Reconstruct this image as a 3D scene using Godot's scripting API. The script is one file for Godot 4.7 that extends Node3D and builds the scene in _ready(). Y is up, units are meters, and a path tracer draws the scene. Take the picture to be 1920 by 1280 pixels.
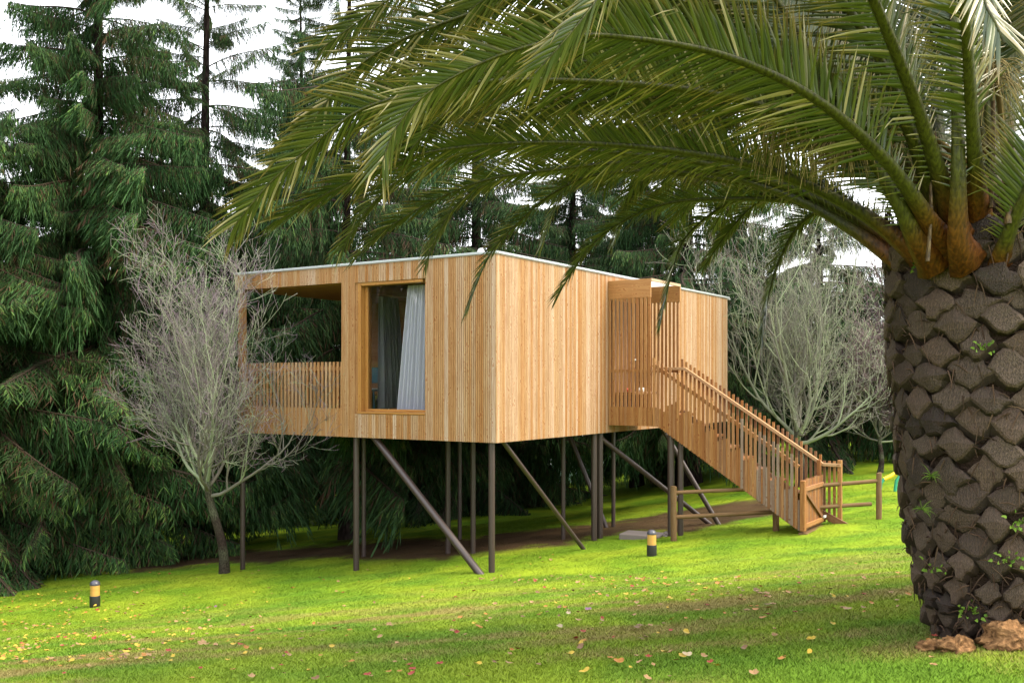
extends Node3D
# A larch-clad cabin on steel stilts among spruces, seen from under a date palm.

const F := 1861.0      # focal length in pixels of a 1920 pixel wide picture
const EYE := 3.0       # height of the lens in the scene
var rng := RandomNumberGenerator.new()
var taken := {}
var mats := {}
var noise_a := FastNoiseLite.new()
var noise_b := FastNoiseLite.new()
var noise_c := FastNoiseLite.new()

# ---------------------------------------------------------------- mesh builder
class MB:
	var v := PackedVector3Array()
	var n := PackedVector3Array()
	var c := PackedColorArray()
	var t := PackedVector2Array()
	var i := PackedInt32Array()
	var col := Color(1, 1, 1)

	func vert(p: Vector3, nn: Vector3, uv := Vector2.ZERO) -> int:
		v.append(p); n.append(nn); c.append(col); t.append(uv)
		return v.size() - 1

	func tri(a: Vector3, b: Vector3, cc: Vector3) -> void:
		var nn := (cc - a).cross(b - a).normalized()
		var k := v.size()
		for p in [a, b, cc]:
			v.append(p); n.append(nn); c.append(col); t.append(Vector2.ZERO)
		i.append(k); i.append(k + 1); i.append(k + 2)

	# corners in clockwise order seen from the front
	func quad(a: Vector3, b: Vector3, cc: Vector3, d: Vector3, ua := Vector2.ZERO, ub := Vector2.ZERO, uc := Vector2.ZERO, ud := Vector2.ZERO) -> void:
		var nn := (cc - a).cross(b - a)
		if nn.length_squared() < 1e-16:
			nn = (d - a).cross(cc - a)
		nn = nn.normalized()
		var k := v.size()
		v.append(a); v.append(b); v.append(cc); v.append(d)
		for q in 4:
			n.append(nn); c.append(col)
		t.append(ua); t.append(ub); t.append(uc); t.append(ud)
		i.append_array(PackedInt32Array([k, k + 1, k + 2, k, k + 2, k + 3]))

	# a box with bevelled long edges, centre and size, in the frame x
	func box(x: Transform3D, s: Vector3, uvo := Vector2.ZERO, bev := 0.0) -> void:
		var h := s * 0.5
		var b := minf(bev, minf(h.x, minf(h.y, h.z)) * 0.8)
		if b <= 0.0:
			var p := []
			for k in 8:
				p.append(x * Vector3(h.x if k & 1 else -h.x, h.y if k & 2 else -h.y, h.z if k & 4 else -h.z))
			var long := [s.z, s.y, s.x]
			_face(p[4], p[6], p[7], p[5], s.x, s.y, uvo)
			_face(p[1], p[3], p[2], p[0], s.x, s.y, uvo)
			_face(p[5], p[7], p[3], p[1], s.z, s.y, uvo + Vector2(0.3, 0))
			_face(p[0], p[2], p[6], p[4], s.z, s.y, uvo + Vector2(0.6, 0))
			_face(p[2], p[3], p[7], p[6], s.z, s.x, uvo)
			_face(p[4], p[5], p[1], p[0], s.z, s.x, uvo)
			return
		var corner := func(sx: float, sy: float, sz: float) -> Array:
			return [x * Vector3(sx * h.x, sy * (h.y - b), sz * (h.z - b)), x * Vector3(sx * (h.x - b), sy * h.y, sz * (h.z - b)), x * Vector3(sx * (h.x - b), sy * (h.y - b), sz * h.z)]
		var g := {}
		for sx in [-1, 1]:
			for sy in [-1, 1]:
				for sz in [-1, 1]:
					g[Vector3i(sx, sy, sz)] = corner.call(float(sx), float(sy), float(sz))
		var axes := [Vector3i(1, 0, 0), Vector3i(0, 1, 0), Vector3i(0, 0, 1)]
		for a in 3:
			for sg in [-1, 1]:
				var u: Vector3i = axes[(a + 1) % 3]
				var w: Vector3i = axes[(a + 2) % 3]
				var o: Vector3i = axes[a] * sg
				var q := [g[o - u - w][a], g[o - u + w][a], g[o + u + w][a], g[o + u - w][a]]
				var su: float = s[(a + 1) % 3]
				var sw: float = s[(a + 2) % 3]
				if sg < 0:
					q.reverse()
				_facelong(q, o, x, su, sw, uvo, a)
				# bevels towards the next axis
				for su2 in [-1, 1]:
					var o2: Vector3i = u * su2
					var e := [g[o + o2 - w][a], g[o + o2 + w][a], g[o + o2 + w][(a + 1) % 3], g[o + o2 - w][(a + 1) % 3]]
					_loose(e, x.basis * Vector3(o + o2))
		for k in g:
			var e3: Array = g[k]
			var want: Vector3 = x.basis * Vector3(k)
			if (e3[2] - e3[0]).cross(e3[1] - e3[0]).dot(want) < 0.0:
				tri(e3[0], e3[2], e3[1])
			else:
				tri(e3[0], e3[1], e3[2])

	func _loose(e: Array, want: Vector3) -> void:
		if (e[2] - e[0]).cross(e[1] - e[0]).dot(want) < 0.0:
			e.reverse()
		quad(e[0], e[1], e[2], e[3])

	func _facelong(q: Array, o: Vector3i, x: Transform3D, su: float, sw: float, uvo: Vector2, a: int) -> void:
		# grain runs along y when the face has a y side, else along its longer side
		var want: Vector3 = x.basis * Vector3(o)
		if (q[2] - q[0]).cross(q[1] - q[0]).dot(want) < 0.0:
			q.reverse()
		_face(q[0], q[1], q[2], q[3], (q[3] - q[0]).length(), (q[1] - q[0]).length(), uvo + Vector2(0.17 * a, 0))

	func _face(a: Vector3, b: Vector3, cc: Vector3, d: Vector3, w: float, l: float, o: Vector2) -> void:
		var k := Vector2(1.0 / 0.6, 1.0 / 2.4)
		if l >= w:
			quad(a, b, cc, d, o, o + Vector2(0, l) * k, o + Vector2(w, l) * k, o + Vector2(w, 0) * k)
		else:
			quad(a, b, cc, d, o, o + Vector2(l, 0) * k, o + Vector2(l, w) * k, o + Vector2(0, w) * k)

	# tube through points; flat = height over width, up fixes the roll
	func tube(pts: PackedVector3Array, rad: PackedFloat32Array, sides: int, cap := false, cols := PackedColorArray(), flat := 1.0, up := Vector3.UP) -> void:
		var m := pts.size()
		var k0 := v.size()
		var total := 0.0
		var axis := Vector3.ZERO
		for a in m:
			var d := (pts[mini(a + 1, m - 1)] - pts[maxi(a - 1, 0)]).normalized()
			if a == 0:
				axis = d.cross(up)
				if axis.length() < 0.05:
					axis = d.cross(Vector3(1, 0, 0.3))
				axis = axis.normalized()
			else:
				axis = (axis - d * axis.dot(d)).normalized()
				total += (pts[a] - pts[a - 1]).length()
			var other := axis.cross(d)
			for s in sides + 1:
				var w := TAU * s / sides
				var nn := axis * cos(w) + other * sin(w)
				v.append(pts[a] + axis * cos(w) * rad[a] + other * sin(w) * rad[a] * flat)
				n.append(nn)
				c.append(cols[a] if cols.size() else col)
				t.append(Vector2(float(s) / sides, total))
		for a in m - 1:
			for s in sides:
				var p := k0 + a * (sides + 1) + s
				var q := p + sides + 1
				i.append(p); i.append(q); i.append(q + 1); i.append(p); i.append(q + 1); i.append(p + 1)
		if cap:
			for e in [0, m - 1]:
				var kc := v.size()
				var nn2 := (pts[0] - pts[1]).normalized() if e == 0 else (pts[m - 1] - pts[m - 2]).normalized()
				v.append(pts[e]); n.append(nn2); c.append(cols[e] if cols.size() else col); t.append(Vector2.ZERO)
				for s in sides + 1:
					v.append(v[k0 + e * (sides + 1) + s]); n.append(nn2); c.append(cols[e] if cols.size() else col); t.append(Vector2.ZERO)
				for s in sides:
					if e == 0:
						i.append(kc); i.append(kc + 1 + s); i.append(kc + 2 + s)
					else:
						i.append(kc); i.append(kc + 2 + s); i.append(kc + 1 + s)

	func lathe(profile: Array, sides: int, at := Vector3.ZERO) -> void:
		var k0 := v.size()
		var m := profile.size()
		for a in m:
			var d: Vector2 = profile[mini(a + 1, m - 1)] - profile[maxi(a - 1, 0)]
			for s in sides + 1:
				var w := TAU * s / sides
				v.append(at + Vector3(cos(w) * profile[a].x, profile[a].y, sin(w) * profile[a].x))
				n.append(Vector3(cos(w) * d.y, -d.x, sin(w) * d.y).normalized())
				c.append(col); t.append(Vector2(float(s) / sides, profile[a].y))
		for a in m - 1:
			for s in sides:
				var p := k0 + a * (sides + 1) + s
				var q := p + sides + 1
				i.append(p); i.append(q + 1); i.append(q); i.append(p); i.append(p + 1); i.append(q + 1)

	func mesh(material: Material) -> ArrayMesh:
		# faces wind so that they agree with their normals
		for k in range(0, i.size(), 3):
			var a := i[k]
			if (v[i[k + 2]] - v[a]).cross(v[i[k + 1]] - v[a]).dot(n[a] + n[i[k + 1]] + n[i[k + 2]]) < 0.0:
				var q := i[k + 1]
				i[k + 1] = i[k + 2]
				i[k + 2] = q
		var arr := []
		arr.resize(Mesh.ARRAY_MAX)
		arr[Mesh.ARRAY_VERTEX] = v
		arr[Mesh.ARRAY_NORMAL] = n
		arr[Mesh.ARRAY_COLOR] = c
		arr[Mesh.ARRAY_TEX_UV] = t
		arr[Mesh.ARRAY_INDEX] = i
		var m := ArrayMesh.new()
		m.add_surface_from_arrays(Mesh.PRIMITIVE_TRIANGLES, arr)
		m.surface_set_material(0, material)
		return m

# ---------------------------------------------------------------- naming
func numbered(called: String, parent: Node) -> String:
	var key := str(parent.get_instance_id()) + called
	var k: int = taken.get(key, 0)
	taken[key] = k + 1
	return called if k == 0 else "%s_%03d" % [called, k]

func put(o: Node3D, called: String, parent: Node = null) -> Node3D:
	var p: Node = parent if parent else self
	o.name = numbered(called, p)
	p.add_child(o)
	return o

func part(called: String, m: Mesh, parent: Node = null, at := Transform3D()) -> MeshInstance3D:
	var o := MeshInstance3D.new()
	o.mesh = m
	o.transform = at
	put(o, called, parent)
	return o

func tag(o: Node, label: String, category: String, group := "") -> Node:
	o.set_meta("label", label)
	o.set_meta("category", category)
	if group:
		o.set_meta("group", group)
	return o

func thing(called: String, at: Transform3D, label: String, category: String, group := "") -> Node3D:
	var o := Node3D.new()
	o.transform = at
	put(o, called)
	tag(o, label, category, group)
	return o

func stuff(o: Node) -> Node:
	o.set_meta("kind", "stuff")
	return o

func many(called: String, m: Mesh, where: Array, colours: Array, parent: Node = null) -> MultiMeshInstance3D:
	var mm := MultiMesh.new()
	mm.transform_format = MultiMesh.TRANSFORM_3D
	mm.use_colors = colours.size() > 0
	mm.mesh = m
	mm.instance_count = where.size()
	var b := PackedFloat32Array()
	var st := 16 if colours.size() else 12
	b.resize(where.size() * st)
	for k in where.size():
		var x: Transform3D = where[k]
		var o := k * st
		b[o] = x.basis.x.x; b[o + 1] = x.basis.y.x; b[o + 2] = x.basis.z.x; b[o + 3] = x.origin.x
		b[o + 4] = x.basis.x.y; b[o + 5] = x.basis.y.y; b[o + 6] = x.basis.z.y; b[o + 7] = x.origin.y
		b[o + 8] = x.basis.x.z; b[o + 9] = x.basis.y.z; b[o + 10] = x.basis.z.z; b[o + 11] = x.origin.z
		if st == 16:
			var q: Color = colours[k]
			b[o + 12] = q.r; b[o + 13] = q.g; b[o + 14] = q.b; b[o + 15] = 1.0
	mm.buffer = b
	var o2 := MultiMeshInstance3D.new()
	o2.multimesh = mm
	put(o2, called, parent)
	return o2

# ---------------------------------------------------------------- materials
func lin(r: float, g: float, b: float) -> Color:
	return Color(r, g, b).linear_to_srgb()

func mat(key: String, colour: Color, rough := 0.7, spec := 0.5) -> StandardMaterial3D:
	if mats.has(key):
		return mats[key]
	var m := StandardMaterial3D.new()
	m.resource_name = key
	m.albedo_color = colour
	m.roughness = rough
	m.metallic_specular = spec
	m.cull_mode = BaseMaterial3D.CULL_DISABLED
	mats[key] = m
	return m

func vmat(key: String, rough := 0.7, spec := 0.5, back := Color(0, 0, 0)) -> StandardMaterial3D:
	if mats.has(key):
		return mats[key]
	var m := mat(key, Color(1, 1, 1), rough, spec)
	m.vertex_color_use_as_albedo = true
	if back.r + back.g + back.b > 0.0:
		m.backlight_enabled = true
		m.backlight = back
	return m

func noise_image(w: int, h: int, freq: float, sd: int, oct := 4, seamless := true) -> Image:
	var f := FastNoiseLite.new()
	f.noise_type = FastNoiseLite.TYPE_SIMPLEX_SMOOTH
	f.seed = sd
	f.frequency = freq
	f.fractal_octaves = oct
	return f.get_seamless_image(w, h) if seamless else f.get_image(w, h)

func mixed_texture(img: Image, a: Color, b: Color) -> ImageTexture:
	# grey noise to a colour ramp
	var d := img.get_data()
	var out := PackedByteArray()
	out.resize(d.size() * 3)
	var lr := PackedByteArray(); var lg := PackedByteArray(); var lb := PackedByteArray()
	for k in 256:
		var q := a.lerp(b, k / 255.0)
		lr.append(int(clampf(q.r, 0, 1) * 255)); lg.append(int(clampf(q.g, 0, 1) * 255)); lb.append(int(clampf(q.b, 0, 1) * 255))
	for k in d.size():
		var x := d[k]
		out[k * 3] = lr[x]; out[k * 3 + 1] = lg[x]; out[k * 3 + 2] = lb[x]
	return ImageTexture.create_from_image(Image.create_from_data(img.get_width(), img.get_height(), false, Image.FORMAT_RGB8, out))

func wood_texture() -> ImageTexture:
	# larch: fine streaks along v, darker late wood, knots with a halo
	var w := 512
	var h := 1024
	var fine := noise_image(w, 64, 0.09, 11, 3).get_data()
	var broad := noise_image(w, 128, 0.02, 12, 3).get_data()
	var wob := noise_image(w, h, 0.006, 13, 2).get_data()
	var r := RandomNumberGenerator.new()
	r.seed = 5
	var g := PackedFloat32Array()
	g.resize(w * h)
	for y in h:
		var fy := (y * 64 / h) * w
		var by := (y * 128 / h) * w
		var row := y * w
		for x in w:
			var sh := int(wob[row + x] * 0.12)
			var xx := (x + sh) % w
			g[row + x] = 0.70 + 0.22 * (fine[fy + xx] / 255.0) + 0.16 * (broad[by + xx] / 255.0)
	var red := PackedFloat32Array()
	red.resize(w * h)
	for k in 130:
		var cx := r.randi_range(0, w - 1)
		var cy := r.randi_range(0, h - 1)
		var rx := r.randf_range(4.0, 9.0)
		var ry := r.randf_range(5.0, 13.0)
		var dark := r.randf_range(0.16, 0.42)
		for dy in range(int(-ry * 3), int(ry * 3) + 1):
			for dx in range(int(-rx * 2.4), int(rx * 2.4) + 1):
				var e := sqrt((dx / rx) * (dx / rx) + (dy / ry) * (dy / ry))
				var p := posmod(cy + dy, h) * w + posmod(cx + dx, w)
				if e < 1.0:
					g[p] = minf(g[p], 1.0 - dark * (1.0 - e * 0.35))
					red[p] = maxf(red[p], 0.6 * (1.0 - e * 0.5))
				elif e < 2.2:
					g[p] = minf(1.08, g[p] + 0.10 * (2.2 - e) / 1.2)
	var out := PackedByteArray()
	out.resize(w * h * 3)
	for k in w * h:
		var x := clampf(g[k], 0.0, 1.0)
		var warm := 1.0 - x
		out[k * 3] = int(255 * clampf(x + warm * 0.30, 0, 1))
		out[k * 3 + 1] = int(255 * clampf(x - warm * 0.05 - red[k] * 0.12, 0, 1))
		out[k * 3 + 2] = int(255 * clampf(x - warm * 0.30 - red[k] * 0.16, 0, 1))
	return ImageTexture.create_from_image(Image.create_from_data(w, h, false, Image.FORMAT_RGB8, out))

func textured(key: String, colour: Color, tex: Texture2D, rough: float, spec := 0.4) -> StandardMaterial3D:
	var m := mat(key, colour, rough, spec)
	m.albedo_texture = tex
	return m

func relief(m: StandardMaterial3D, tex: Texture2D, depth_cm: float, scale := Vector3.ONE) -> StandardMaterial3D:
	m.heightmap_enabled = true
	m.heightmap_texture = tex
	m.heightmap_scale = depth_cm
	m.uv1_triplanar = true
	m.uv1_scale = scale
	return m

# ---------------------------------------------------------------- places
# a point at the given distance that the surveyed picture shows at (x, y)
func at(px: float, py: float, depth: float) -> Vector3:
	return Vector3((px - 960.0) / F * depth, EYE + (715.0 - py) / F * depth, -depth)

func rise(x: float, d: float) -> float:
	# the lawn: falls to the left and away from the palm, rises far off on the right
	var y := -2.9 + 0.09 * clampf(x + 0.2, -14.0, 12.0) - 0.037 * (minf(d, 19.0) - 15.0)
	y += 0.80 * smoothstep(15.0, 5.0, d)
	if d > 19.0:
		y -= 0.062 * (minf(d, 29.0) - 19.0) * smoothstep(9.0, 1.0, x)
	if d > 30.0:
		y += 0.03 * (minf(d, 70.0) - 30.0)
	return y

func ground(x: float, d: float) -> float:
	return EYE + rise(x, d) + 0.05 * noise_b.get_noise_2d(x * 1.4, d * 1.4) + 0.012 * noise_a.get_noise_2d(x * 9.0, d * 9.0)

func on_ground(x: float, d: float) -> Vector3:
	return Vector3(x, ground(x, d), -d)

# where the line of sight to a low point of the picture meets the ground
func foot(px: float, py: float) -> Vector3:
	var k := (px - 960.0) / F
	var d := 5.0
	while d < 90.0:
		if (715.0 - py) / F * d < rise(k * d, d):
			break
		d += 0.05
	return on_ground(k * d, d)

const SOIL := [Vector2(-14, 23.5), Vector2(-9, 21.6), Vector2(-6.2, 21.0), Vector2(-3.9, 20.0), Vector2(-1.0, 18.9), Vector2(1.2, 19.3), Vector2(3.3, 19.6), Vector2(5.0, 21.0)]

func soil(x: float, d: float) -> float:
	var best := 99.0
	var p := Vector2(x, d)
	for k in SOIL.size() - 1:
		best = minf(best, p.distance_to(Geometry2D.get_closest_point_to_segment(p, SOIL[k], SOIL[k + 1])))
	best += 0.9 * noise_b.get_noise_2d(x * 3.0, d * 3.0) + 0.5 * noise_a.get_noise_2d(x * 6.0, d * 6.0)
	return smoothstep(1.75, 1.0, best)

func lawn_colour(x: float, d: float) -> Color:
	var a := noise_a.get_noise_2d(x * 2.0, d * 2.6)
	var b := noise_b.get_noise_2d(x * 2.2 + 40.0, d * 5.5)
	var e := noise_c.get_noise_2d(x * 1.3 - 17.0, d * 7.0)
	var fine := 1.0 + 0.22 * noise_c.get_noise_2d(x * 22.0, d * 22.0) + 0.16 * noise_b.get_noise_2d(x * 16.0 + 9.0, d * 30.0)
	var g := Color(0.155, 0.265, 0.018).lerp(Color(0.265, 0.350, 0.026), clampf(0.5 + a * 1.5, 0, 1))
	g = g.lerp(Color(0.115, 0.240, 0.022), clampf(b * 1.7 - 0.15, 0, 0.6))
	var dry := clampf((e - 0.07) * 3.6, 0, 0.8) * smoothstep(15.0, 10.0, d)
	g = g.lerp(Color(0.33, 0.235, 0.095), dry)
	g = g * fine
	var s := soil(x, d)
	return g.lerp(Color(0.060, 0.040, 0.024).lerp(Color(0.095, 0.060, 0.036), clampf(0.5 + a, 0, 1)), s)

func _ready() -> void:
	rng.seed = 20
	# ---- camera
	var cam := Camera3D.new()
	cam.name = "camera"
	cam.projection = Camera3D.PROJECTION_FRUSTUM
	cam.keep_aspect = Camera3D.KEEP_HEIGHT
	cam.near = 0.1
	cam.far = 600.0
	cam.size = 1278.75 / F * 0.1
	cam.frustum_offset = Vector2(0, 75.0 / F * 0.1)
	cam.position = Vector3(0, EYE, 0)
	add_child(cam)
	cam.current = true
	# ---- sky and light: a bright overcast day
	var sky_m := ProceduralSkyMaterial.new()
	sky_m.sky_top_color = Color(0.93, 0.95, 0.98)
	sky_m.sky_horizon_color = Color(0.97, 0.97, 0.97)
	sky_m.sky_curve = 0.2
	sky_m.ground_horizon_color = Color(0.55, 0.57, 0.5)
	sky_m.ground_bottom_color = Color(0.25, 0.3, 0.16)
	sky_m.sun_angle_max = 30.0
	var sky := Sky.new()
	sky.sky_material = sky_m
	var env := Environment.new()
	env.background_mode = Environment.BG_SKY
	env.sky = sky
	env.background_energy_multiplier = 1.0
	env.ambient_light_source = Environment.AMBIENT_SOURCE_SKY
	env.tonemap_mode = Environment.TONE_MAPPER_LINEAR
	env.tonemap_exposure = 4.0
	env.sdfgi_enabled = true
	env.ssao_enabled = true
	env.ssil_enabled = true
	var we := WorldEnvironment.new()
	we.name = "world"
	we.environment = env
	add_child(we)
	var sun := DirectionalLight3D.new()
	sun.name = "sun"
	sun.light_energy = 0.6
	sun.light_color = Color(1.0, 0.96, 0.88)
	sun.light_angular_distance = 26.0
	sun.shadow_enabled = true
	sun.look_at_from_position(Vector3(7.5, 9.5, 2.0), Vector3.ZERO)
	add_child(sun)

	noise_a.seed = 3; noise_a.frequency = 0.25; noise_a.fractal_octaves = 3
	noise_b.seed = 8; noise_b.frequency = 0.12; noise_b.fractal_octaves = 3
	noise_c.seed = 15; noise_c.frequency = 0.2; noise_c.fractal_octaves = 4
	make_materials()
	build_ground()
	build_cabin()
	build_stairs()
	build_fences()
	build_lamps_and_small_things()
	build_greenhouse()
	build_spruces()
	build_bare_trees()
	build_bushes()
	build_palm()
	build_grass()
	build_leaves()

var bark_tex: ImageTexture
var wood_tex: ImageTexture
var larch := []      # tones of the cladding
var stairwood := []  # tones of the stair boards

func make_materials() -> void:
	wood_tex = wood_texture()
	var nz := noise_image(256, 256, 0.03, 31, 5)
	bark_tex = mixed_texture(nz, Color(0.35, 0.33, 0.32), Color(1, 1, 1))
	var tones := [[0.359, 0.202, 0.086], [0.387, 0.25, 0.13], [0.415, 0.29, 0.186], [0.343, 0.178, 0.066], [0.367, 0.214, 0.096], [0.447, 0.334, 0.238], [0.367, 0.246, 0.142], [0.399, 0.27, 0.162]]
	for k in tones.size():
		var q: Array = tones[k]
		larch.append(textured("larch_%d" % k, lin(q[0], q[1], q[2]), wood_tex, 0.62, 0.3))
	tones = [[0.275, 0.130, 0.042], [0.325, 0.170, 0.062], [0.235, 0.103, 0.033], [0.285, 0.150, 0.064], [0.195, 0.102, 0.050], [0.225, 0.170, 0.130], [0.20, 0.140, 0.106]]
	for k in tones.size():
		var q: Array = tones[k]
		stairwood.append(textured("stair_larch_%d" % k, lin(q[0], q[1], q[2]), wood_tex, 0.6, 0.3))
	textured("porch_board", lin(0.335, 0.175, 0.06), wood_tex, 0.55, 0.35)
	textured("frame_wood", lin(0.36, 0.18, 0.045), wood_tex, 0.45, 0.4)
	textured("ceiling_wood", lin(0.34, 0.18, 0.075), wood_tex, 0.6, 0.3)
	textured("inner_wood", lin(0.22, 0.13, 0.07), wood_tex, 0.6, 0.3)
	textured("door_wood", lin(0.15, 0.08, 0.042), wood_tex, 0.5, 0.4)
	textured("core_wood", lin(0.32, 0.175, 0.075), wood_tex, 0.8, 0.2)
	textured("log_wood", lin(0.16, 0.105, 0.052), wood_tex, 0.75, 0.25)
	mat("steel", lin(0.040, 0.025, 0.021), 0.42, 0.5)
	mat("roof_metal", lin(0.36, 0.38, 0.40), 0.4, 0.5)
	mat("roof_felt", lin(0.3, 0.3, 0.3), 0.9)
	mat("white_paint", lin(0.8, 0.8, 0.8), 0.4)
	mat("white_sheet", lin(0.85, 0.85, 0.83), 0.5)
	mat("curtain", lin(0.46, 0.47, 0.54), 0.9, 0.2)
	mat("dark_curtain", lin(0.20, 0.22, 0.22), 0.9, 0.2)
	mat("teal", lin(0.012, 0.10, 0.14), 0.5)
	mat("lamp_black", lin(0.018, 0.018, 0.020), 0.55)
	mat("lamp_dome", lin(0.05, 0.05, 0.065), 0.35)
	mat("amber", lin(0.50, 0.27, 0.07), 0.3)
	mat("yellow_paint", lin(0.75, 0.48, 0.02), 0.4)
	mat("green_paint", lin(0.02, 0.25, 0.14), 0.4)
	mat("red_paint", lin(0.5, 0.06, 0.04), 0.5)
	mat("concrete", lin(0.16, 0.13, 0.115), 0.9)
	mat("teal_frame", lin(0.20, 0.36, 0.36), 0.5)
	mat("chrome", lin(0.6, 0.6, 0.6), 0.25)
	var glass := StandardMaterial3D.new()
	glass.resource_name = "glass"
	glass.transparency = BaseMaterial3D.TRANSPARENCY_ALPHA
	glass.albedo_color = Color(0.05, 0.06, 0.06, 0.05)
	glass.roughness = 0.02
	glass.metallic_specular = 0.5
	mats["glass"] = glass
	var pane := StandardMaterial3D.new()
	pane.resource_name = "milky_pane"
	pane.albedo_color = lin(0.62, 0.68, 0.70)
	pane.roughness = 0.25
	pane.backlight_enabled = true
	pane.backlight = Color(0.8, 0.9, 0.9)
	mats["milky_pane"] = pane
	var rf := StandardMaterial3D.new()
	rf.resource_name = "clear_roof"
	rf.albedo_color = lin(0.85, 0.86, 0.86)
	rf.backlight_enabled = true
	rf.backlight = Color(1, 1, 1)
	rf.roughness = 0.3
	mats["clear_roof"] = rf
	vmat("leafy", 0.55, 0.35, Color(0.16, 0.16, 0.10))
	vmat("needles", 0.75, 0.25, Color(0.10, 0.12, 0.08))
	vmat("palm_leaf", 0.36, 0.5, Color(0.09, 0.09, 0.05))
	vmat("grassy", 0.7, 0.3, Color(0.30, 0.30, 0.20))
	vmat("twigs", 0.85, 0.25)
	var ra := vmat("rachis", 0.5, 0.4)
	ra.albedo_texture = mixed_texture(noise_image(256, 256, 0.025, 35, 5), Color(0.35, 0.33, 0.3), Color(1.25, 1.2, 1.1))
	relief(ra, ra.albedo_texture, 0.6, Vector3(7, 2.5, 7))
	vmat("litter", 0.7, 0.3, Color(0.2, 0.2, 0.2))
	var bk := mat("bark", lin(0.042, 0.030, 0.026), 0.95, 0.2)
	bk.albedo_texture = bark_tex
	relief(bk, bark_tex, 3.0, Vector3(1.6, 0.5, 1.6))
	var rk := mat("sandstone", lin(0.46, 0.25, 0.11), 0.9, 0.2)
	rk.albedo_texture = bark_tex
	relief(rk, bark_tex, 3.0, Vector3(3, 3, 3))
	var scar := vmat("leaf_scar", 0.65, 0.4)
	scar.albedo_texture = mixed_texture(noise_image(256, 256, 0.02, 33, 5), Color(0.42, 0.40, 0.38), Color(1.0, 1.0, 1.0))
	relief(scar, scar.albedo_texture, 1.2, Vector3(5, 2.2, 5))
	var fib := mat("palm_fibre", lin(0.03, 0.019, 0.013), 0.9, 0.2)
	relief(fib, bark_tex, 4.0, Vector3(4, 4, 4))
	var gr := vmat("ground_soil", 0.95, 0.15)
	gr.albedo_texture = mixed_texture(noise_image(512, 512, 0.09, 41, 5), Color(0.55, 0.6, 0.5), Color(1.25, 1.2, 1.2))
	relief(gr, gr.albedo_texture, 2.0, Vector3(0.9, 0.9, 0.9))

# ---------------------------------------------------------------- ground
func build_ground() -> void:
	var xs := []
	var ds := []
	var x := -13.0
	while x <= 13.01:
		xs.append(x); x += 0.15
	var s := 0.25
	while s < 160.0:
		xs.push_front(xs[0] - s); xs.append(xs[-1] + s); s *= 1.35
	var d := 4.5
	while d <= 27.0:
		ds.append(d); d += 0.15
	s = 0.25
	while s < 200.0:
		ds.append(ds[-1] + s); s *= 1.3
	s = 0.3
	while s < 120.0:
		ds.push_front(ds[0] - s); s *= 1.5
	var b := MB.new()
	var nx := xs.size()
	for dd in ds:
		for xx in xs:
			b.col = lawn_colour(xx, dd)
			b.vert(Vector3(xx, ground(xx, dd), -dd), Vector3.UP, Vector2(xx, dd))
	for r in ds.size() - 1:
		for q in nx - 1:
			var k := r * nx + q
			b.i.append_array(PackedInt32Array([k, k + nx, k + nx + 1, k, k + nx + 1, k + 1]))
	# smooth normals
	for r in range(1, ds.size() - 1):
		for q in range(1, nx - 1):
			var k := r * nx + q
			b.n[k] = (b.v[k + 1] - b.v[k - 1]).cross(b.v[k + nx] - b.v[k - nx]).normalized()
	var o := part("ground", b.mesh(mats["ground_soil"]))
	o.set_meta("kind", "structure")
	o.set_meta("label", "sloping lawn with bare brown earth under the trees and cabin")

# ---------------------------------------------------------------- cabin
const WALL_TOP := 2.897
const RLEN := 10.05
const LLEN := 5.68
var house_x := Transform3D(Basis(Vector3(0.8405, 0, 0.5418), Vector3.UP, Vector3(-0.5418, 0, 0.8405)).orthonormalized(), Vector3(-0.243, 2.069, -15.07))

# a ribbed cladding board or plain slat, corner at the origin, rising along y, front towards z
func board(w: float, h: float, d: float, grooves: int, m: Material) -> ArrayMesh:
	var b := MB.new()
	var prof := [Vector2(0, 0), Vector2(0, d - 0.002), Vector2(0.0025, d)]
	for g in grooves:
		var c := w * (g + 1.0) / (grooves + 1.0)
		prof.append_array([Vector2(c - 0.0045, d), Vector2(c - 0.003, d - 0.010), Vector2(c + 0.003, d - 0.010), Vector2(c + 0.0045, d)])
	prof.append_array([Vector2(w - 0.0025, d), Vector2(w, d - 0.002), Vector2(w, 0)])
	var uo := Vector2(rng.randf(), rng.randf())
	var k := Vector2(1.0 / 0.6, 1.0 / 2.4)
	for q in prof.size() - 1:
		var p0: Vector2 = prof[q]
		var p1: Vector2 = prof[q + 1]
		b.quad(Vector3(p0.x, 0, p0.y), Vector3(p0.x, h, p0.y), Vector3(p1.x, h, p1.y), Vector3(p1.x, 0, p1.y),
			uo + Vector2(p0.x, 0) * k, uo + Vector2(p0.x, h) * k, uo + Vector2(p1.x, h) * k, uo + Vector2(p1.x, 0) * k)
	# ends
	b.quad(Vector3(0, h, 0), Vector3(w, h, 0), Vector3(w, h, d - 0.012), Vector3(0, h, d - 0.012), uo, uo, uo, uo)
	b.quad(Vector3(0, 0, d - 0.012), Vector3(w, 0, d - 0.012), Vector3(w, 0, 0), Vector3(0, 0, 0), uo, uo, uo, uo)
	b.quad(Vector3(w, 0, 0), Vector3(w, h, 0), Vector3(0, h, 0), Vector3(0, 0, 0), uo, uo, uo, uo)
	return b.mesh(m)

func bx(a: Vector3, c: Vector3, m: Material, bev := 0.0) -> ArrayMesh:
	var b := MB.new()
	b.box(Transform3D(Basis(), (a + c) * 0.5), (c - a).abs(), Vector2(rng.randf(), rng.randf()), bev)
	return b.mesh(m)

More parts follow.
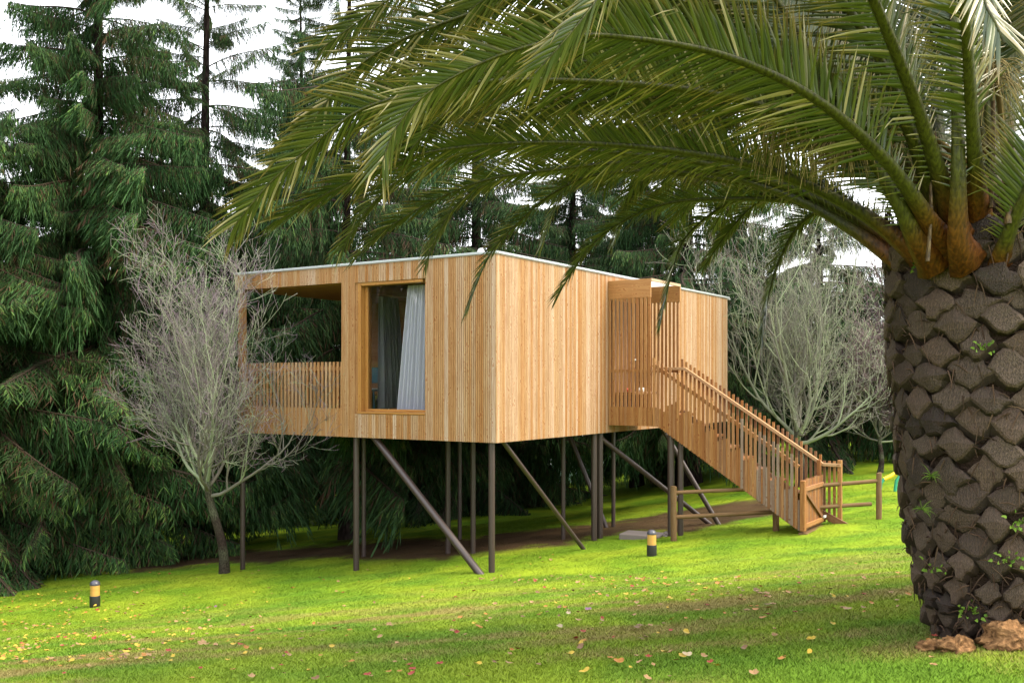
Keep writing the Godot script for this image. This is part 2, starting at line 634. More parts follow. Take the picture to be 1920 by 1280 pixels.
func bar(a: Vector3, c: Vector3, w: float, h: float, m: Material, bev := 0.004, up := Vector3.UP) -> ArrayMesh:
	# a beam from a to c, its height along up as far as possible
	var y := (c - a).normalized()
	var x := y.cross(up)
	if x.length() < 0.01:
		x = y.cross(Vector3(0, 0, 1))
	x = x.normalized()
	var z := x.cross(y).normalized()
	var b := MB.new()
	b.box(Transform3D(Basis(x, y, z), (a + c) * 0.5), Vector3(w, (c - a).length(), h), Vector2(rng.randf(), rng.randf()), bev)
	return b.mesh(m)

func pole(a: Vector3, c: Vector3, r: float, m: Material, sides := 14) -> ArrayMesh:
	var b := MB.new()
	b.tube(PackedVector3Array([a, c]), PackedFloat32Array([r, r]), sides, true, PackedColorArray(), 1.0, Vector3(0.3, 0.2, 1).normalized())
	return b.mesh(m)

func pick_larch(pale: float) -> Material:
	# pale 0..1 leans towards the lighter tones
	var warm := [0, 1, 3, 4, 6, 4, 7]
	var light := [2, 5, 7, 1, 2, 6, 5, 0]
	return larch[light[rng.randi() % light.size()] if rng.randf() < pale else warm[rng.randi() % warm.size()]]

func build_cabin() -> void:
	var cabin := thing("stilt_cabin", house_x, "larch clad cabin on brown steel stilts in the middle of the lawn", "cabin")
	var right_way := Basis(Vector3(0, 0, -1), Vector3.UP, Vector3(1, 0, 0))
	# cores of the walls
	var core: Material = mats["core_wood"]
	var inner: Material = mats["inner_wood"]
	var side := part("side_wall", bx(Vector3(-0.14, 0.01, -RLEN + 0.4), Vector3(-0.001, 2.86, -0.14), core), cabin)
	var front := part("front_wall", bx(Vector3(-1.33, 0.01, -0.14), Vector3(-0.001, 2.86, -0.001), core), cabin)
	part("wall_panel", bx(Vector3(-2.77, 0.01, -0.14), Vector3(-1.332, 0.395, -0.001), core), front)
	part("wall_panel", bx(Vector3(-2.77, 2.58, -0.14), Vector3(-1.332, 2.86, -0.001), core), front)
	part("wall_panel", bx(Vector3(-3.09, 0.01, -0.14), Vector3(-2.772, 2.86, -0.001), core), front)
	part("balcony_header", bx(Vector3(-LLEN, 2.60, -0.12), Vector3(-3.092, 2.86, -0.001), mats["ceiling_wood"]), front)
	part("rear_wall", bx(Vector3(-LLEN, 0.01, -RLEN), Vector3(-0.4, 2.86, -RLEN + 0.14), core), cabin)
	part("end_wall", bx(Vector3(-LLEN, 0.01, -RLEN + 0.142), Vector3(-LLEN + 0.14, 2.86, -3.64), core), cabin)
	part("balcony_back_wall", bx(Vector3(-LLEN, 0.36, -3.638), Vector3(-3.092, 2.58, -3.5), mats["ceiling_wood"]), cabin)
	# floor and ceiling
	part("floor", bx(Vector3(-LLEN + 0.01, 0.06, -RLEN + 0.15), Vector3(-0.142, 0.35, -0.142), mats["core_wood"]), cabin)
	var ceil_o := part("ceiling", bx(Vector3(-3.0, 2.62, -RLEN + 0.15), Vector3(-0.142, 2.84, -0.142), inner), cabin)
	var n_c := 18
	for k in n_c:   # boards of the balcony ceiling
		var z0 := -0.125 - k * (3.36 / n_c)
		part("ceiling_board", bx(Vector3(-LLEN + 0.03, 2.585, z0 - 3.36 / n_c + 0.006), Vector3(-3.092, 2.605, z0), mats["ceiling_wood"]), ceil_o)
	part("ceiling_panel", bx(Vector3(-LLEN + 0.03, 2.61, -3.5), Vector3(-3.002, 2.84, -0.125), core), ceil_o)
	# roof with its metal edge
	var roof := part("roof", bx(Vector3(-LLEN + 0.02, 2.862, -RLEN + 0.02), Vector3(-0.02, 2.90, -0.02), mats["roof_felt"]), cabin)
	var rm: Material = mats["roof_metal"]
	part("roof_edge", bx(Vector3(-LLEN - 0.05, 2.874, 0.012), Vector3(0.05, 2.910, 0.05), rm, 0.004), roof)
	part("roof_edge", bx(Vector3(0.012, 2.874, -RLEN + 0.25), Vector3(0.05, 2.910, 0.011), rm, 0.004), roof)
	part("roof_edge", bx(Vector3(-LLEN - 0.05, 2.872, -RLEN - 0.04), Vector3(-LLEN - 0.002, 2.917, 0.011), rm, 0.004), roof)
	part("roof_flashing", bx(Vector3(-1.25, 2.901, -0.55), Vector3(-0.55, 2.945, -0.30), mats["white_paint"], 0.01), roof)
	var ball := MB.new()
	var prof := []
	for k in 9:
		var w := -PI / 2 + PI * k / 8.0
		prof.append(Vector2(maxf(0.001, cos(w)) * 0.055, 0.075 + sin(w) * 0.055))
	ball.lathe([Vector2(0.018, 0.0), Vector2(0.018, 0.03)], 10)
	ball.lathe(prof, 14)
	part("vent_cap", ball.mesh(mats["white_paint"]), roof, Transform3D(Basis(), Vector3(-0.52, 2.90, -0.35)))
	# boards of the front, from the corner leftwards
	var w0 := 0.0745
	var s := 0.065
	while s < 3.06:
		var pale := 0.30
		var z := 0.0
		if s + w0 > 1.345 and s < 2.765:
			part("cladding_board", board(w0 - 0.0045, 0.392, 0.024, 1, pick_larch(0.3)), front, Transform3D(Basis(), Vector3(-s - w0, 0.0, z)))
			part("cladding_board", board(w0 - 0.0045, 0.292, 0.024, 1, pick_larch(0.4)), front, Transform3D(Basis(), Vector3(-s - w0, 2.575, z)))
		else:
			part("cladding_board", board(w0 - 0.0045, 2.868, 0.024, 1, pick_larch(pale)), front, Transform3D(Basis(), Vector3(-s - w0, 0.0, z)))
		s += w0
	while s < LLEN - 0.02:
		part("cladding_board", board(w0 - 0.0045, 0.272, 0.024, 1, pick_larch(0.35)), front, Transform3D(Basis(), Vector3(-s - w0, 2.595, 0)))
		s += w0
	# the near corner: two narrow boards that close the bevel
	part("corner_board", board(0.068, 2.868, 0.024, 0, larch[5]), front, Transform3D(Basis(), Vector3(-0.066, 0, 0.0)))
	part("corner_board", board(0.062, 2.868, 0.024, 0, larch[2]), side, Transform3D(right_way, Vector3(0, 0, -0.002)))
	part("corner_board", board(0.026, 2.868, 0.010, 0, larch[1]), front, Transform3D(Basis(Vector3(1, 0, -1).normalized(), Vector3.UP, Vector3(1, 0, 1).normalized()), Vector3(0.002, 0, 0.016)))
	# boards of the long side
	s = 0.065
	while s < RLEN - 0.42:
		var x := s
		if x < 3.60 or x > 4.92:
			part("cladding_board", board(w0 - 0.0045, 2.868, 0.024, 1, pick_larch(0.72)), side, Transform3D(right_way, Vector3(0, 0, -x)))
		else:
			part("cladding_board", board(w0 - 0.0045, 2.868, 0.024, 1, larch[[0, 3, 4, 6][rng.randi() % 4]]), side, Transform3D(right_way, Vector3(0, 0, -x)))
		s += w0
	# the rounded far corner
	for k in 9:
		var w := (k + 0.5) / 9.0 * PI / 2
		var c := Vector3(-0.40, 0, -RLEN + 0.40)
		var nrm := Vector3(cos(w), 0, -sin(w))
		var tang := Vector3(-sin(w), 0, -cos(w))
		part("cladding_board", board(0.07, 2.868, 0.024, 1, pick_larch(0.5)), side, Transform3D(Basis(tang, Vector3.UP, nrm), c + nrm * 0.395 - tang * 0.035))
	# balcony: boards that alternate, tall slats and short fill between
	var rail := part("balcony_rail", bx(Vector3(-LLEN + 0.05, 0.05, -0.075), Vector3(-3.10, 0.34, -0.03), core), cabin)
	var pitch := 0.0885
	var bl: Material = mats["ceiling_wood"]
	var xx := -3.10 - 0.046
	while xx > -LLEN + 0.02:
		part("slat", board(0.046, 1.264, 0.022, 0, larch[[0, 4, 1, 6][rng.randi() % 4]]), rail, Transform3D(Basis(), Vector3(xx, 0, 0)))
		part("fill_board", board(0.039, 0.48, 0.020, 0, larch[[0, 4, 3, 1][rng.randi() % 4]]), rail, Transform3D(Basis(), Vector3(xx - 0.041, 0.002, 0)))
		xx -= pitch
	part("rail_bar", bx(Vector3(-LLEN + 0.06, 1.12, -0.05), Vector3(-3.10, 1.18, -0.002), bl), rail)
	# left side of the balcony
	var left := part("balcony_side_rail", bx(Vector3(-LLEN + 0.03, 0.05, -3.5), Vector3(-LLEN + 0.075, 0.34, -0.08), core), cabin)
	var left_way := Basis(Vector3(0, 0, 1), Vector3.UP, Vector3(-1, 0, 0))
	var zz := -0.1
	while zz > -3.5:
		part("slat", board(0.046, 1.264, 0.022, 0, larch[[0, 4, 1, 6][rng.randi() % 4]]), left, Transform3D(left_way, Vector3(-LLEN, 0, zz - 0.046)))
		part("fill_board", board(0.039, 0.48, 0.020, 0, larch[[0, 4, 3, 1][rng.randi() % 4]]), left, Transform3D(left_way, Vector3(-LLEN, 0.002, zz - 0.087)))
		zz -= pitch
	part("rail_bar", bx(Vector3(-LLEN + 0.002, 1.12, -3.5), Vector3(-LLEN + 0.05, 1.18, -0.06), bl), left)
	part("balcony_corner_post", bx(Vector3(-LLEN + 0.0, 1.2, -0.10), Vector3(-LLEN + 0.13, 2.60, -0.002), larch[4], 0.004), cabin)
	# window
	var fw: Material = mats["frame_wood"]
	var win := part("window", bx(Vector3(-2.762, 0.398, -0.20), Vector3(-1.338, 0.43, 0.03), fw, 0.004), cabin)
	part("frame", bx(Vector3(-2.764, 0.432, -0.16), Vector3(-2.70, 2.572, 0.012), fw, 0.004), win)
	part("frame", bx(Vector3(-1.40, 0.432, -0.16), Vector3(-1.338, 2.572, -0.05), fw, 0.004), win)
	part("frame", bx(Vector3(-2.698, 2.52, -0.16), Vector3(-1.402, 2.574, 0.008), fw, 0.004), win)
	part("sash", bx(Vector3(-2.695, 0.432, -0.14), Vector3(-2.64, 2.518, -0.09), fw, 0.004), win)
	part("sash", bx(Vector3(-2.638, 0.432, -0.14), Vector3(-1.402, 0.475, -0.09), fw, 0.004), win)
	part("pane", bx(Vector3(-2.639, 0.476, -0.118), Vector3(-1.403, 2.519, -0.112), mats["glass"]), win)
	# glazed door between room and balcony
	var door := part("balcony_door", bx(Vector3(-3.06, 0.352, -0.62), Vector3(-3.0, 2.618, -0.52), fw, 0.004), cabin)
	part("frame", bx(Vector3(-3.06, 0.352, -0.50), Vector3(-3.0, 2.618, -0.142), inner), door)
	part("frame", bx(Vector3(-3.06, 0.352, -1.72), Vector3(-3.0, 2.618, -1.60), fw, 0.004), door)
	part("frame", bx(Vector3(-3.06, 0.352, -3.498), Vector3(-3.0, 2.618, -1.84), inner), door)
	part("frame", bx(Vector3(-3.06, 2.45, -1.598), Vector3(-3.0, 2.618, -0.622), fw, 0.004), door)
	part("frame", bx(Vector3(-3.06, 0.352, -1.598), Vector3(-3.0, 0.44, -0.622), fw, 0.004), door)
	part("pane", bx(Vector3(-3.033, 0.441, -1.598), Vector3(-3.027, 2.449, -0.622), mats["glass"]), door)
	part("leaf_stile", bx(Vector3(-2.99, 0.40, -1.86), Vector3(-2.94, 2.45, -1.76), fw, 0.004), door)
	part("handle", bx(Vector3(-2.938, 1.20, -1.83), Vector3(-2.90, 1.30, -1.79), mats["chrome"], 0.006), door)
	part("room_wall", bx(Vector3(-3.0, 0.352, -4.62), Vector3(-0.142, 2.618, -4.5), inner), cabin)
	# porch on the long side
	var porch := part("entrance_porch", bx(Vector3(0.03, 0.14, -4.85), Vector3(0.90, 0.35, -3.68), mats["core_wood"]), cabin)
	var pm: Material = mats["porch_board"]
	for zp in [-3.647, -4.90]:
		part("fascia", bx(Vector3(0.028, 2.43, zp - 0.03), Vector3(0.875, 2.762, zp + 0.005), pm, 0.003), porch)
		var q := 0.034
		while q < 0.86:
			part("slat", board(0.044, 2.30, 0.022, 0, stairwood[[0, 1, 3, 1][rng.randi() % 4]]), porch, Transform3D(Basis(), Vector3(q, 0.135, zp - 0.022)))
			if zp > -4.0:
				part("fill_board", board(0.033, 0.338, 0.020, 0, stairwood[[0, 1, 2][rng.randi() % 3]]), porch, Transform3D(Basis(), Vector3(q + 0.045, 0.135, zp - 0.022)))
			q += 0.079
		part("rail_bar", bx(Vector3(0.03, 1.10, zp - 0.07), Vector3(0.875, 1.15, zp - 0.024), stairwood[1]), porch)
	part("end_beam", bx(Vector3(0.876, 2.715, -4.93), Vector3(0.90, 2.765, -3.64), larch[5], 0.003), porch)
	part("corner_beam", bx(Vector3(0.876, 2.43, -4.93), Vector3(0.902, 2.713, -4.885), pm, 0.003), porch)
	part("canopy_sheet", bx(Vector3(0.03, 2.735, -4.868), Vector3(0.874, 2.745, -3.678), mats["clear_roof"]), porch)
	part("bench", bx(Vector3(0.10, 0.70, -4.72), Vector3(0.50, 0.74, -3.80), mats["inner_wood"], 0.004), porch)
	var dr := part("entrance_door", bx(Vector3(0.026, 0.352, -4.82), Vector3(0.06, 2.42, -3.75), mats["door_wood"], 0.004), cabin)
	part("door_handle", bx(Vector3(0.061, 1.33, -4.74), Vector3(0.10, 1.36, -4.60), mats["chrome"], 0.004), dr)
	# stilts; the long side runs back to the right
	var steel: Material = mats["steel"]
	var inv := house_x.affine_inverse()
	# feet seen in the picture: x, y, radius
	for f in [[455, 1074, 0.046], [668, 1069, 0.050], [922, 1074, 0.050], [1114, 1020, 0.055], [1125, 1021, 0.055], [682, 1044, 0.04], [840, 1037, 0.046], [862, 1013, 0.04], [887, 1037, 0.046], [1056, 1010, 0.04], [1150, 989, 0.04], [1258, 1004, 0.06], [1276, 1003, 0.05]]:
		var g := foot(f[0], f[1])
		var p := inv * g
		var top := 0.07 if p.x < 0.05 else 0.15
		if f[0] < 1140:
			# stands just inside the face of the wall, on the same line of sight
			var eye := inv * Vector3(0, EYE, 0)
			var w := 1.0
			if p.x > -0.075:
				w = (-0.075 - eye.x) / (p.x - eye.x)
			if lerpf(eye.z, p.z, w) > -0.075:
				w = (-0.075 - eye.z) / (p.z - eye.z)
			p = Vector3(lerpf(eye.x, p.x, w), p.y, lerpf(eye.z, p.z, w))
			var gg := house_x * p
			p.y = (inv * on_ground(gg.x, -gg.z)).y
			top = 0.07
		part("stilt", pole(Vector3(p.x, p.y - 0.1, p.z), Vector3(p.x, top, p.z), f[2], steel), cabin)
	# braces, from under the floor to the ground
	for f in [[Vector3(-2.60, 0.08, -0.12), 908, 1076, 0.060], [Vector3(-0.14, 0.08, -0.3), 1100, 1026, 0.038], [Vector3(-1.6, 0.08, -4.9), 1140, 990, 0.045], [Vector3(-0.25, 0.08, -3.4), 1338, 978, 0.045], [Vector3(0.5, 0.1, -4.9), 1352, 982, 0.045]]:
		var g := inv * foot(f[1], f[2])
		part("brace", pole(f[0], g - Vector3(0, 0.08, 0), f[3], steel), cabin)
	# things in and on the cabin
	build_curtain("light_curtain", "curtain", Vector3(-1.93, 0.46, -0.30), 0.52, 2.05, 9, "pale grey curtain drawn to the right behind the big front window")
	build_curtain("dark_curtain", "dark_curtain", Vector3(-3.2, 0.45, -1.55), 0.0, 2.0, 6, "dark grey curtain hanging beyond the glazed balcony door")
	var tb := thing("low_table", house_x, "low white topped table on the balcony, seen through the window", "table")
	tb.position = house_x * Vector3(-4.15, 0.35, -2.3)
	part("table_top", bx(Vector3(-0.38, 0.42, -0.3), Vector3(0.38, 0.45, 0.3), mats["white_paint"], 0.006), tb)
	for q in [[-1, -1], [-1, 1], [1, -1], [1, 1]]:
		part("leg", pole(Vector3(q[0] * 0.33, 0, q[1] * 0.25), Vector3(q[0] * 0.33, 0.42, q[1] * 0.25), 0.015, mats["chrome"], 8), tb)
	var ch := thing("teal_chair", Transform3D(house_x.basis.rotated(Vector3.UP, 0.5), house_x * Vector3(-3.95, 0.35, -1.55)), "teal chair on the balcony beside the low white table", "chair")
	part("seat", bx(Vector3(-0.22, 0.40, -0.22), Vector3(0.22, 0.44, 0.22), mats["teal"], 0.015), ch)
	part("backrest", bx(Vector3(-0.22, 0.55, -0.235), Vector3(0.22, 0.85, -0.205), mats["teal"], 0.012), ch)
	for q in [[-1, -1], [-1, 1], [1, -1], [1, 1]]:
		part("leg", pole(Vector3(q[0] * 0.2, 0, q[1] * 0.2), Vector3(q[0] * 0.19, 0.40 if q[1] > 0 else 0.84, q[1] * 0.2), 0.014, mats["teal"], 8), ch)
	var bk := part("white_box", bx(Vector3(-0.16, 0, -0.1), Vector3(0.16, 0.11, 0.1), mats["white_sheet"], 0.01))
	bk.transform = Transform3D(house_x.basis, house_x * Vector3(-4.0, 0.802, -2.4))
	tag(bk, "small white box lying on the low balcony table", "box")

func build_curtain(called: String, m: String, at0: Vector3, width: float, height: float, folds: int, label: String) -> void:
	var b := MB.new()
	var nu := folds * 10
	var nv := 14
	var along_x := width > 0.0
	var wd := width if along_x else 0.5
	for r in nv + 1:
		var vv := float(r) / nv
		for q in nu + 1:
			var u := float(q) / nu
			var amp := 0.025 + 0.025 * (1.0 - vv)
			var off := amp * sin(u * folds * TAU + 0.5 * sin(u * 17.0) + 0.3 * sin(vv * 3.0)) + 0.015 * sin(u * 23.0 + vv * 2.0)
			# gathered at the top, spreading to the left further down
			var lean := (1.0 - vv) * 0.22 * (1.0 - u)
			var p := Vector3(u * wd - lean, vv * height, off)
			b.vert(p if along_x else Vector3(p.z, p.y, p.x), Vector3.ZERO, Vector2(u, vv))
	for r in nv:
		for q in nu:
			var k := r * (nu + 1) + q
			b.i.append_array(PackedInt32Array([k, k + nu + 1, k + nu + 2, k, k + nu + 2, k + 1]))
	smooth(b)
	var o := part(called, b.mesh(mats[m]))
	o.transform = house_x * Transform3D(Basis(), at0)
	tag(o, label, "curtain")

func smooth(b: MB) -> void:
	for k in b.n.size():
		b.n[k] = Vector3.ZERO
	for k in range(0, b.i.size(), 3):
		var a := b.i[k]
		var c := b.i[k + 1]
		var d := b.i[k + 2]
		var nn := (b.v[d] - b.v[a]).cross(b.v[c] - b.v[a])
		b.n[a] += nn; b.n[c] += nn; b.n[d] += nn
	for k in b.n.size():
		b.n[k] = b.n[k].normalized() if b.n[k].length_squared() > 0.0 else Vector3.UP

# ---------------------------------------------------------------- stairs
func rail_y(t: float) -> float:
	return 1.055 - 0.655 * (t - 1.17)

func low_y(t: float) -> float:
	return -0.404 - 0.655 * (t - 1.837)

func build_stairs() -> void:
	var st := thing("outdoor_staircase", house_x, "wooden staircase with slatted sides running down from the porch to the lawn", "staircase")
	var inner: Material = stairwood[4]
	# treads and stringers
	var n := 9
	for k in n:
		var t := 0.95 + 0.285 * k
		var y := 0.35 - 0.187 * k
		part("tread", bx(Vector3(t, y - 0.045, -4.83), Vector3(t + 0.285, y, -3.69), stairwood[2 + 2 * (k % 2)], 0.005), st)
	for z in [-3.69, -4.84]:
		part("stringer", bar(Vector3(0.9, 0.33, z), Vector3(3.52, -1.39, z), 0.045, 0.22, inner), st)
	part("stringer", bar(Vector3(3.3, -1.22, -4.80), Vector3(4.20, -1.64, -4.80), 0.04, 0.12, inner), st)
	# near side: tall slats with short boards between them
	var t := 0.915
	var k := 0
	while t < 3.50:
		var grey := clampf((t - 1.9) * 0.5, 0.0, 0.75)
		var m: Material = stairwood[[0, 1, 3, 2][rng.randi() % 4]]
		if rng.randf() < grey:
			m = stairwood[[4, 5, 6, 3][rng.randi() % 4]]
		var lo := low_y(t + 0.02)
		if t < 1.2:
			lo = maxf(lo, 0.0) if t < 1.05 else lo
		lo = minf(lo, 0.13)
		var hi := minf(rail_y(t) + 0.13 + rng.randf_range(-0.01, 0.012), 1.36)
		part("baluster", board(0.044, hi - lo, 0.022, 0, m), st, Transform3D(Basis(), Vector3(t, lo, -3.66)))
		m = stairwood[[0, 1, 2, 3][rng.randi() % 4]] if rng.randf() > grey else stairwood[[4, 5, 2, 6][rng.randi() % 4]]
		var lo2 := minf(low_y(t + 0.062), 0.13)
		var h2: float = [0.50, 0.58, 0.66][k % 3] + rng.randf_range(-0.01, 0.01) if t > 1.1 else 0.34
		part("skirt_board", board(0.031, h2, 0.020, 0, m), st, Transform3D(Basis(), Vector3(t + 0.0455, lo2, -3.662)))
		t += 0.077
		k += 1
	# far side
	t = 0.93
	while t < 3.55:
		var lo := minf(low_y(t) + 0.02, 0.13)
		part("baluster", board(0.044, rail_y(t) + 0.14 - lo, 0.022, 0, stairwood[[0, 1, 3, 4, 2][rng.randi() % 5]]), st, Transform3D(Basis(), Vector3(t, lo, -4.89)))
		t += 0.083
	for q in 4:
		part("baluster", board(0.046, 1.06, 0.022, 0, stairwood[[4, 3, 1, 0][q]]), st, Transform3D(Basis(), Vector3(3.57 + q * 0.086, -1.50, -4.89)))
	# handrails
	part("handrail", bar(Vector3(0.90, rail_y(0.90), -3.70), Vector3(3.5, rail_y(3.5), -3.70), 0.04, 0.07, stairwood[1]), st)
	part("handrail", bar(Vector3(1.02, rail_y(1.02) + 0.02, -4.83), Vector3(3.58, rail_y(3.58) + 0.02, -4.83), 0.07, 0.055, larch[1]), st)
	part("handrail", bx(Vector3(0.60, rail_y(1.02) - 0.01, -4.865), Vector3(1.02, rail_y(1.02) + 0.045, -4.795), larch[1], 0.004), st)
	part("handrail", bx(Vector3(3.581, rail_y(3.58) - 0.01, -4.865), Vector3(3.89, rail_y(3.58) + 0.045, -4.795), larch[1], 0.004), st)
	part("end_post", bx(Vector3(3.83, -1.56, -4.888), Vector3(3.90, -0.42, -4.82), stairwood[1], 0.004), st)
	part("end_post", bx(Vector3(3.50, -1.56, -4.80), Vector3(3.56, -0.42, -4.74), stairwood[2], 0.004), st)
	# little gate across the foot of the stairs
	var gate := part("gate", bx(Vector3(3.56, -1.50, -3.66), Vector3(3.64, -0.68, -3.56), stairwood[0], 0.005), st)
	var z := -3.672
	k = 0
	while z > -4.74:
		part("gate_board", board(0.082, 0.83 + rng.randf_range(-0.01, 0.01), 0.02, 0, stairwood[[4, 2, 3, 4, 0][k % 5]]), gate, Transform3D(Basis(Vector3(0, 0, -1), Vector3.UP, Vector3(1, 0, 0)), Vector3(3.575, -1.50, z)))
		z -= 0.0885
		k += 1
	part("gate_rail", bx(Vector3(3.598, -0.86, -4.72), Vector3(3.635, -0.79, -3.662), stairwood[3], 0.004), gate)
	part("gate_rail", bx(Vector3(3.598, -1.46, -4.72), Vector3(3.635, -1.39, -3.662), stairwood[1], 0.004), gate)
	part("gate_brace", bar(Vector3(3.617, -0.87, -3.69), Vector3(3.617, -1.385, -4.66), 0.032, 0.06, stairwood[4], 0.004), gate)
	part("latch", bx(Vector3(3.64, -1.40, -4.74), Vector3(3.67, -1.36, -4.62), mats["chrome"], 0.004), gate)
	part("foot_plank", bx(Vector3(3.52, -1.60, -4.75), Vector3(3.66, -1.535, -3.60), mats["log_wood"], 0.005), st)

# ---------------------------------------------------------------- fences
func log_mesh(a: Vector3, c: Vector3, r: float) -> ArrayMesh:
	var b := MB.new()
	var pts := PackedVector3Array()
	var rad := PackedFloat32Array()
	pts.append(a); rad.append(r * 0.85)
	for k in 7:
		pts.append(a.lerp(c, 0.01 + 0.98 * k / 6.0) + Vector3(rng.randf_range(-1, 1), rng.randf_range(-1, 1), 0) * r * 0.05)
		rad.append(r * rng.randf_range(0.95, 1.05))
	pts.append(c); rad.append(r * 0.85)
	b.tube(pts, rad, 12, true, PackedColorArray(), 1.0, Vector3(0.2, 0.3, 1).normalized())
	return b.mesh(mats["log_wood"])

func build_fences() -> void:
	var a := at(1263, 1010, 16.95)
	var fence := thing("log_fence", Transform3D(), "two rail fence of round logs left of the staircase foot, beside the lamp", "fence")
	part("post", log_mesh(Vector3(a.x, a.y - 0.1, a.z), at(1263, 911, 16.95), 0.055), fence)
	var c := at(1455, 990, 16.95)
	part("post", log_mesh(Vector3(c.x, ground(c.x, 16.95) - 0.1, c.z), at(1455, 950, 16.95), 0.055), fence)
	part("rail", log_mesh(at(1266, 923, 16.95), at(1462, 914, 16.95), 0.034), fence)
	part("rail", log_mesh(at(1266, 969, 16.95), at(1452, 959, 16.99), 0.036), fence)
	var f2 := thing("log_fence", Transform3D(), "two rail fence of round logs right of the staircase, ending at a grey post", "fence")
	var e := at(1648, 886, 17.1)
	part("post", log_mesh(Vector3(e.x, ground(e.x, 17.1) - 0.1, e.z), e, 0.048), f2)
	part("rail", log_mesh(at(1500, 913, 17.0), at(1645, 901, 17.1), 0.036), f2)
	part("rail", log_mesh(at(1500, 953, 17.0), at(1634, 944, 17.1), 0.034), f2)

# ---------------------------------------------------------------- lamps and small things
func build_lamps_and_small_things() -> void:
	var first: Node3D = null
	for f in [[178, 1138, "left bollard lamp with amber band, standing among fallen leaves"], [1222, 1038, "right bollard lamp with amber band, standing before the log fence"]]:
		var g := foot(f[0], f[1])
		var o: Node3D
		if first == null:
			o = thing("bollard_lamp", Transform3D(Basis(), g), f[2], "lamp", "bollard lamps on the lawn")
			var b := MB.new()
			b.lathe([Vector2(0.0, -0.05), Vector2(0.078, -0.05), Vector2(0.078, 0.165), Vector2(0.074, 0.17), Vector2(0.0, 0.17)], 24)
			part("base", b.mesh(mats["lamp_black"]), o)
			b = MB.new()
			b.lathe([Vector2(0.068, 0.168), Vector2(0.070, 0.172), Vector2(0.070, 0.245), Vector2(0.066, 0.25), Vector2(0.070, 0.255), Vector2(0.070, 0.335), Vector2(0.066, 0.338)], 24)
			part("lens", b.mesh(mats["amber"]), o)
			b = MB.new()
			var prof := [Vector2(0.074, 0.333), Vector2(0.076, 0.338), Vector2(0.076, 0.348)]
			for k in range(1, 9):
				prof.append(Vector2(maxf(0.001, 0.075 * cos(PI / 2 * k / 8.0)), 0.348 + 0.06 * sin(PI / 2 * k / 8.0)))
			b.lathe(prof, 24)
			part("cap", b.mesh(mats["lamp_dome"]), o)
			first = o
		else:
			o = first.duplicate()
			put(o, "bollard_lamp")
			o.position = g
			tag(o, f[2], "lamp", "bollard lamps on the lawn")
	# concrete cover in the bare earth
	var p := foot(1205, 1006)
	var sl := part("concrete_slab", bx(Vector3(-0.36, -0.04, -0.25), Vector3(0.36, 0.075, 0.25), mats["concrete"], 0.012))
	sl.transform = Transform3D(Basis(Vector3.UP, -0.45), p)
	tag(sl, "flat grey brown slab lying on bare earth under the cabin", "slab")
	var ws := rock(0.07, 3, mats["concrete"])
	var wso := part("small_stone", ws, null, Transform3D(Basis(), foot(1251, 1004) + Vector3(0, 0.02, 0)))
	tag(wso, "small grey stone beside the foot of the log fence post", "stone")
	# stones at the foot of the palm
	for f in [[1893, 1180, 5.58, 0.125, 4, "large orange brown rock at the right foot of the palm"], [1793, 1200, 5.6, 0.075, 7, "pale flat stone at the foot of the palm, in the middle of three"], [1742, 1202, 5.7, 0.055, 9, "small stone left of the other two at the palm foot"]]:
		var d: float = f[2]
		var x: float = (f[0] - 960.0) / F * d
		var o := part("rock", rock(f[3], f[4], mats["sandstone"]), null, Transform3D(Basis(), on_ground(x, d) + Vector3(0, f[3] * 0.35, 0)))
		tag(o, f[5], "rock", "stones round the palm foot")
	# play rockers half hidden behind the palm
	for f in [[1668, 905, "yellow and green play tube on the grass beyond the right fence post"], [1697, 900, "second yellow and green play tube, close to the palm trunk"]]:
		var g := at(f[0], f[1], 21.0)
		var q := thing("play_tube", Transform3D(Basis(), g), f[2], "play equipment", "play tubes on the far lawn")
		part("yellow_bar", log_tube([Vector3(-0.12, 0.08, 0), Vector3(0.02, 0.14, 0), Vector3(0.14, 0.22, 0)], 0.045, mats["yellow_paint"]), q)
		part("green_bend", log_tube([Vector3(-0.22, -0.5, 0), Vector3(-0.21, -0.2, 0), Vector3(-0.18, 0.0, 0), Vector3(-0.11, 0.085, 0)], 0.035, mats["green_paint"]), q)
	# bits left on the porch bench
	var cu := part("porch_bag", rock(0.045, 21, mats["red_paint"]), null, house_x * Transform3D(Basis(), Vector3(0.22, 0.77, -4.05)))
	tag(cu, "small red thing behind the porch slats", "bag")
	var cw := part("porch_cloth", rock(0.05, 22, mats["white_sheet"]), null, house_x * Transform3D(Basis(), Vector3(0.40, 0.78, -4.25)))
	tag(cw, "crumpled white cloth behind the porch slats", "cloth")

func log_tube(p: Array, r: float, m: Material) -> ArrayMesh:
	var b := MB.new()
	var rad := PackedFloat32Array()
	for k in p.size():
		rad.append(r)
	b.tube(PackedVector3Array(p), rad, 10, true, PackedColorArray(), 1.0, Vector3(0, 0, 1))
	return b.mesh(m)

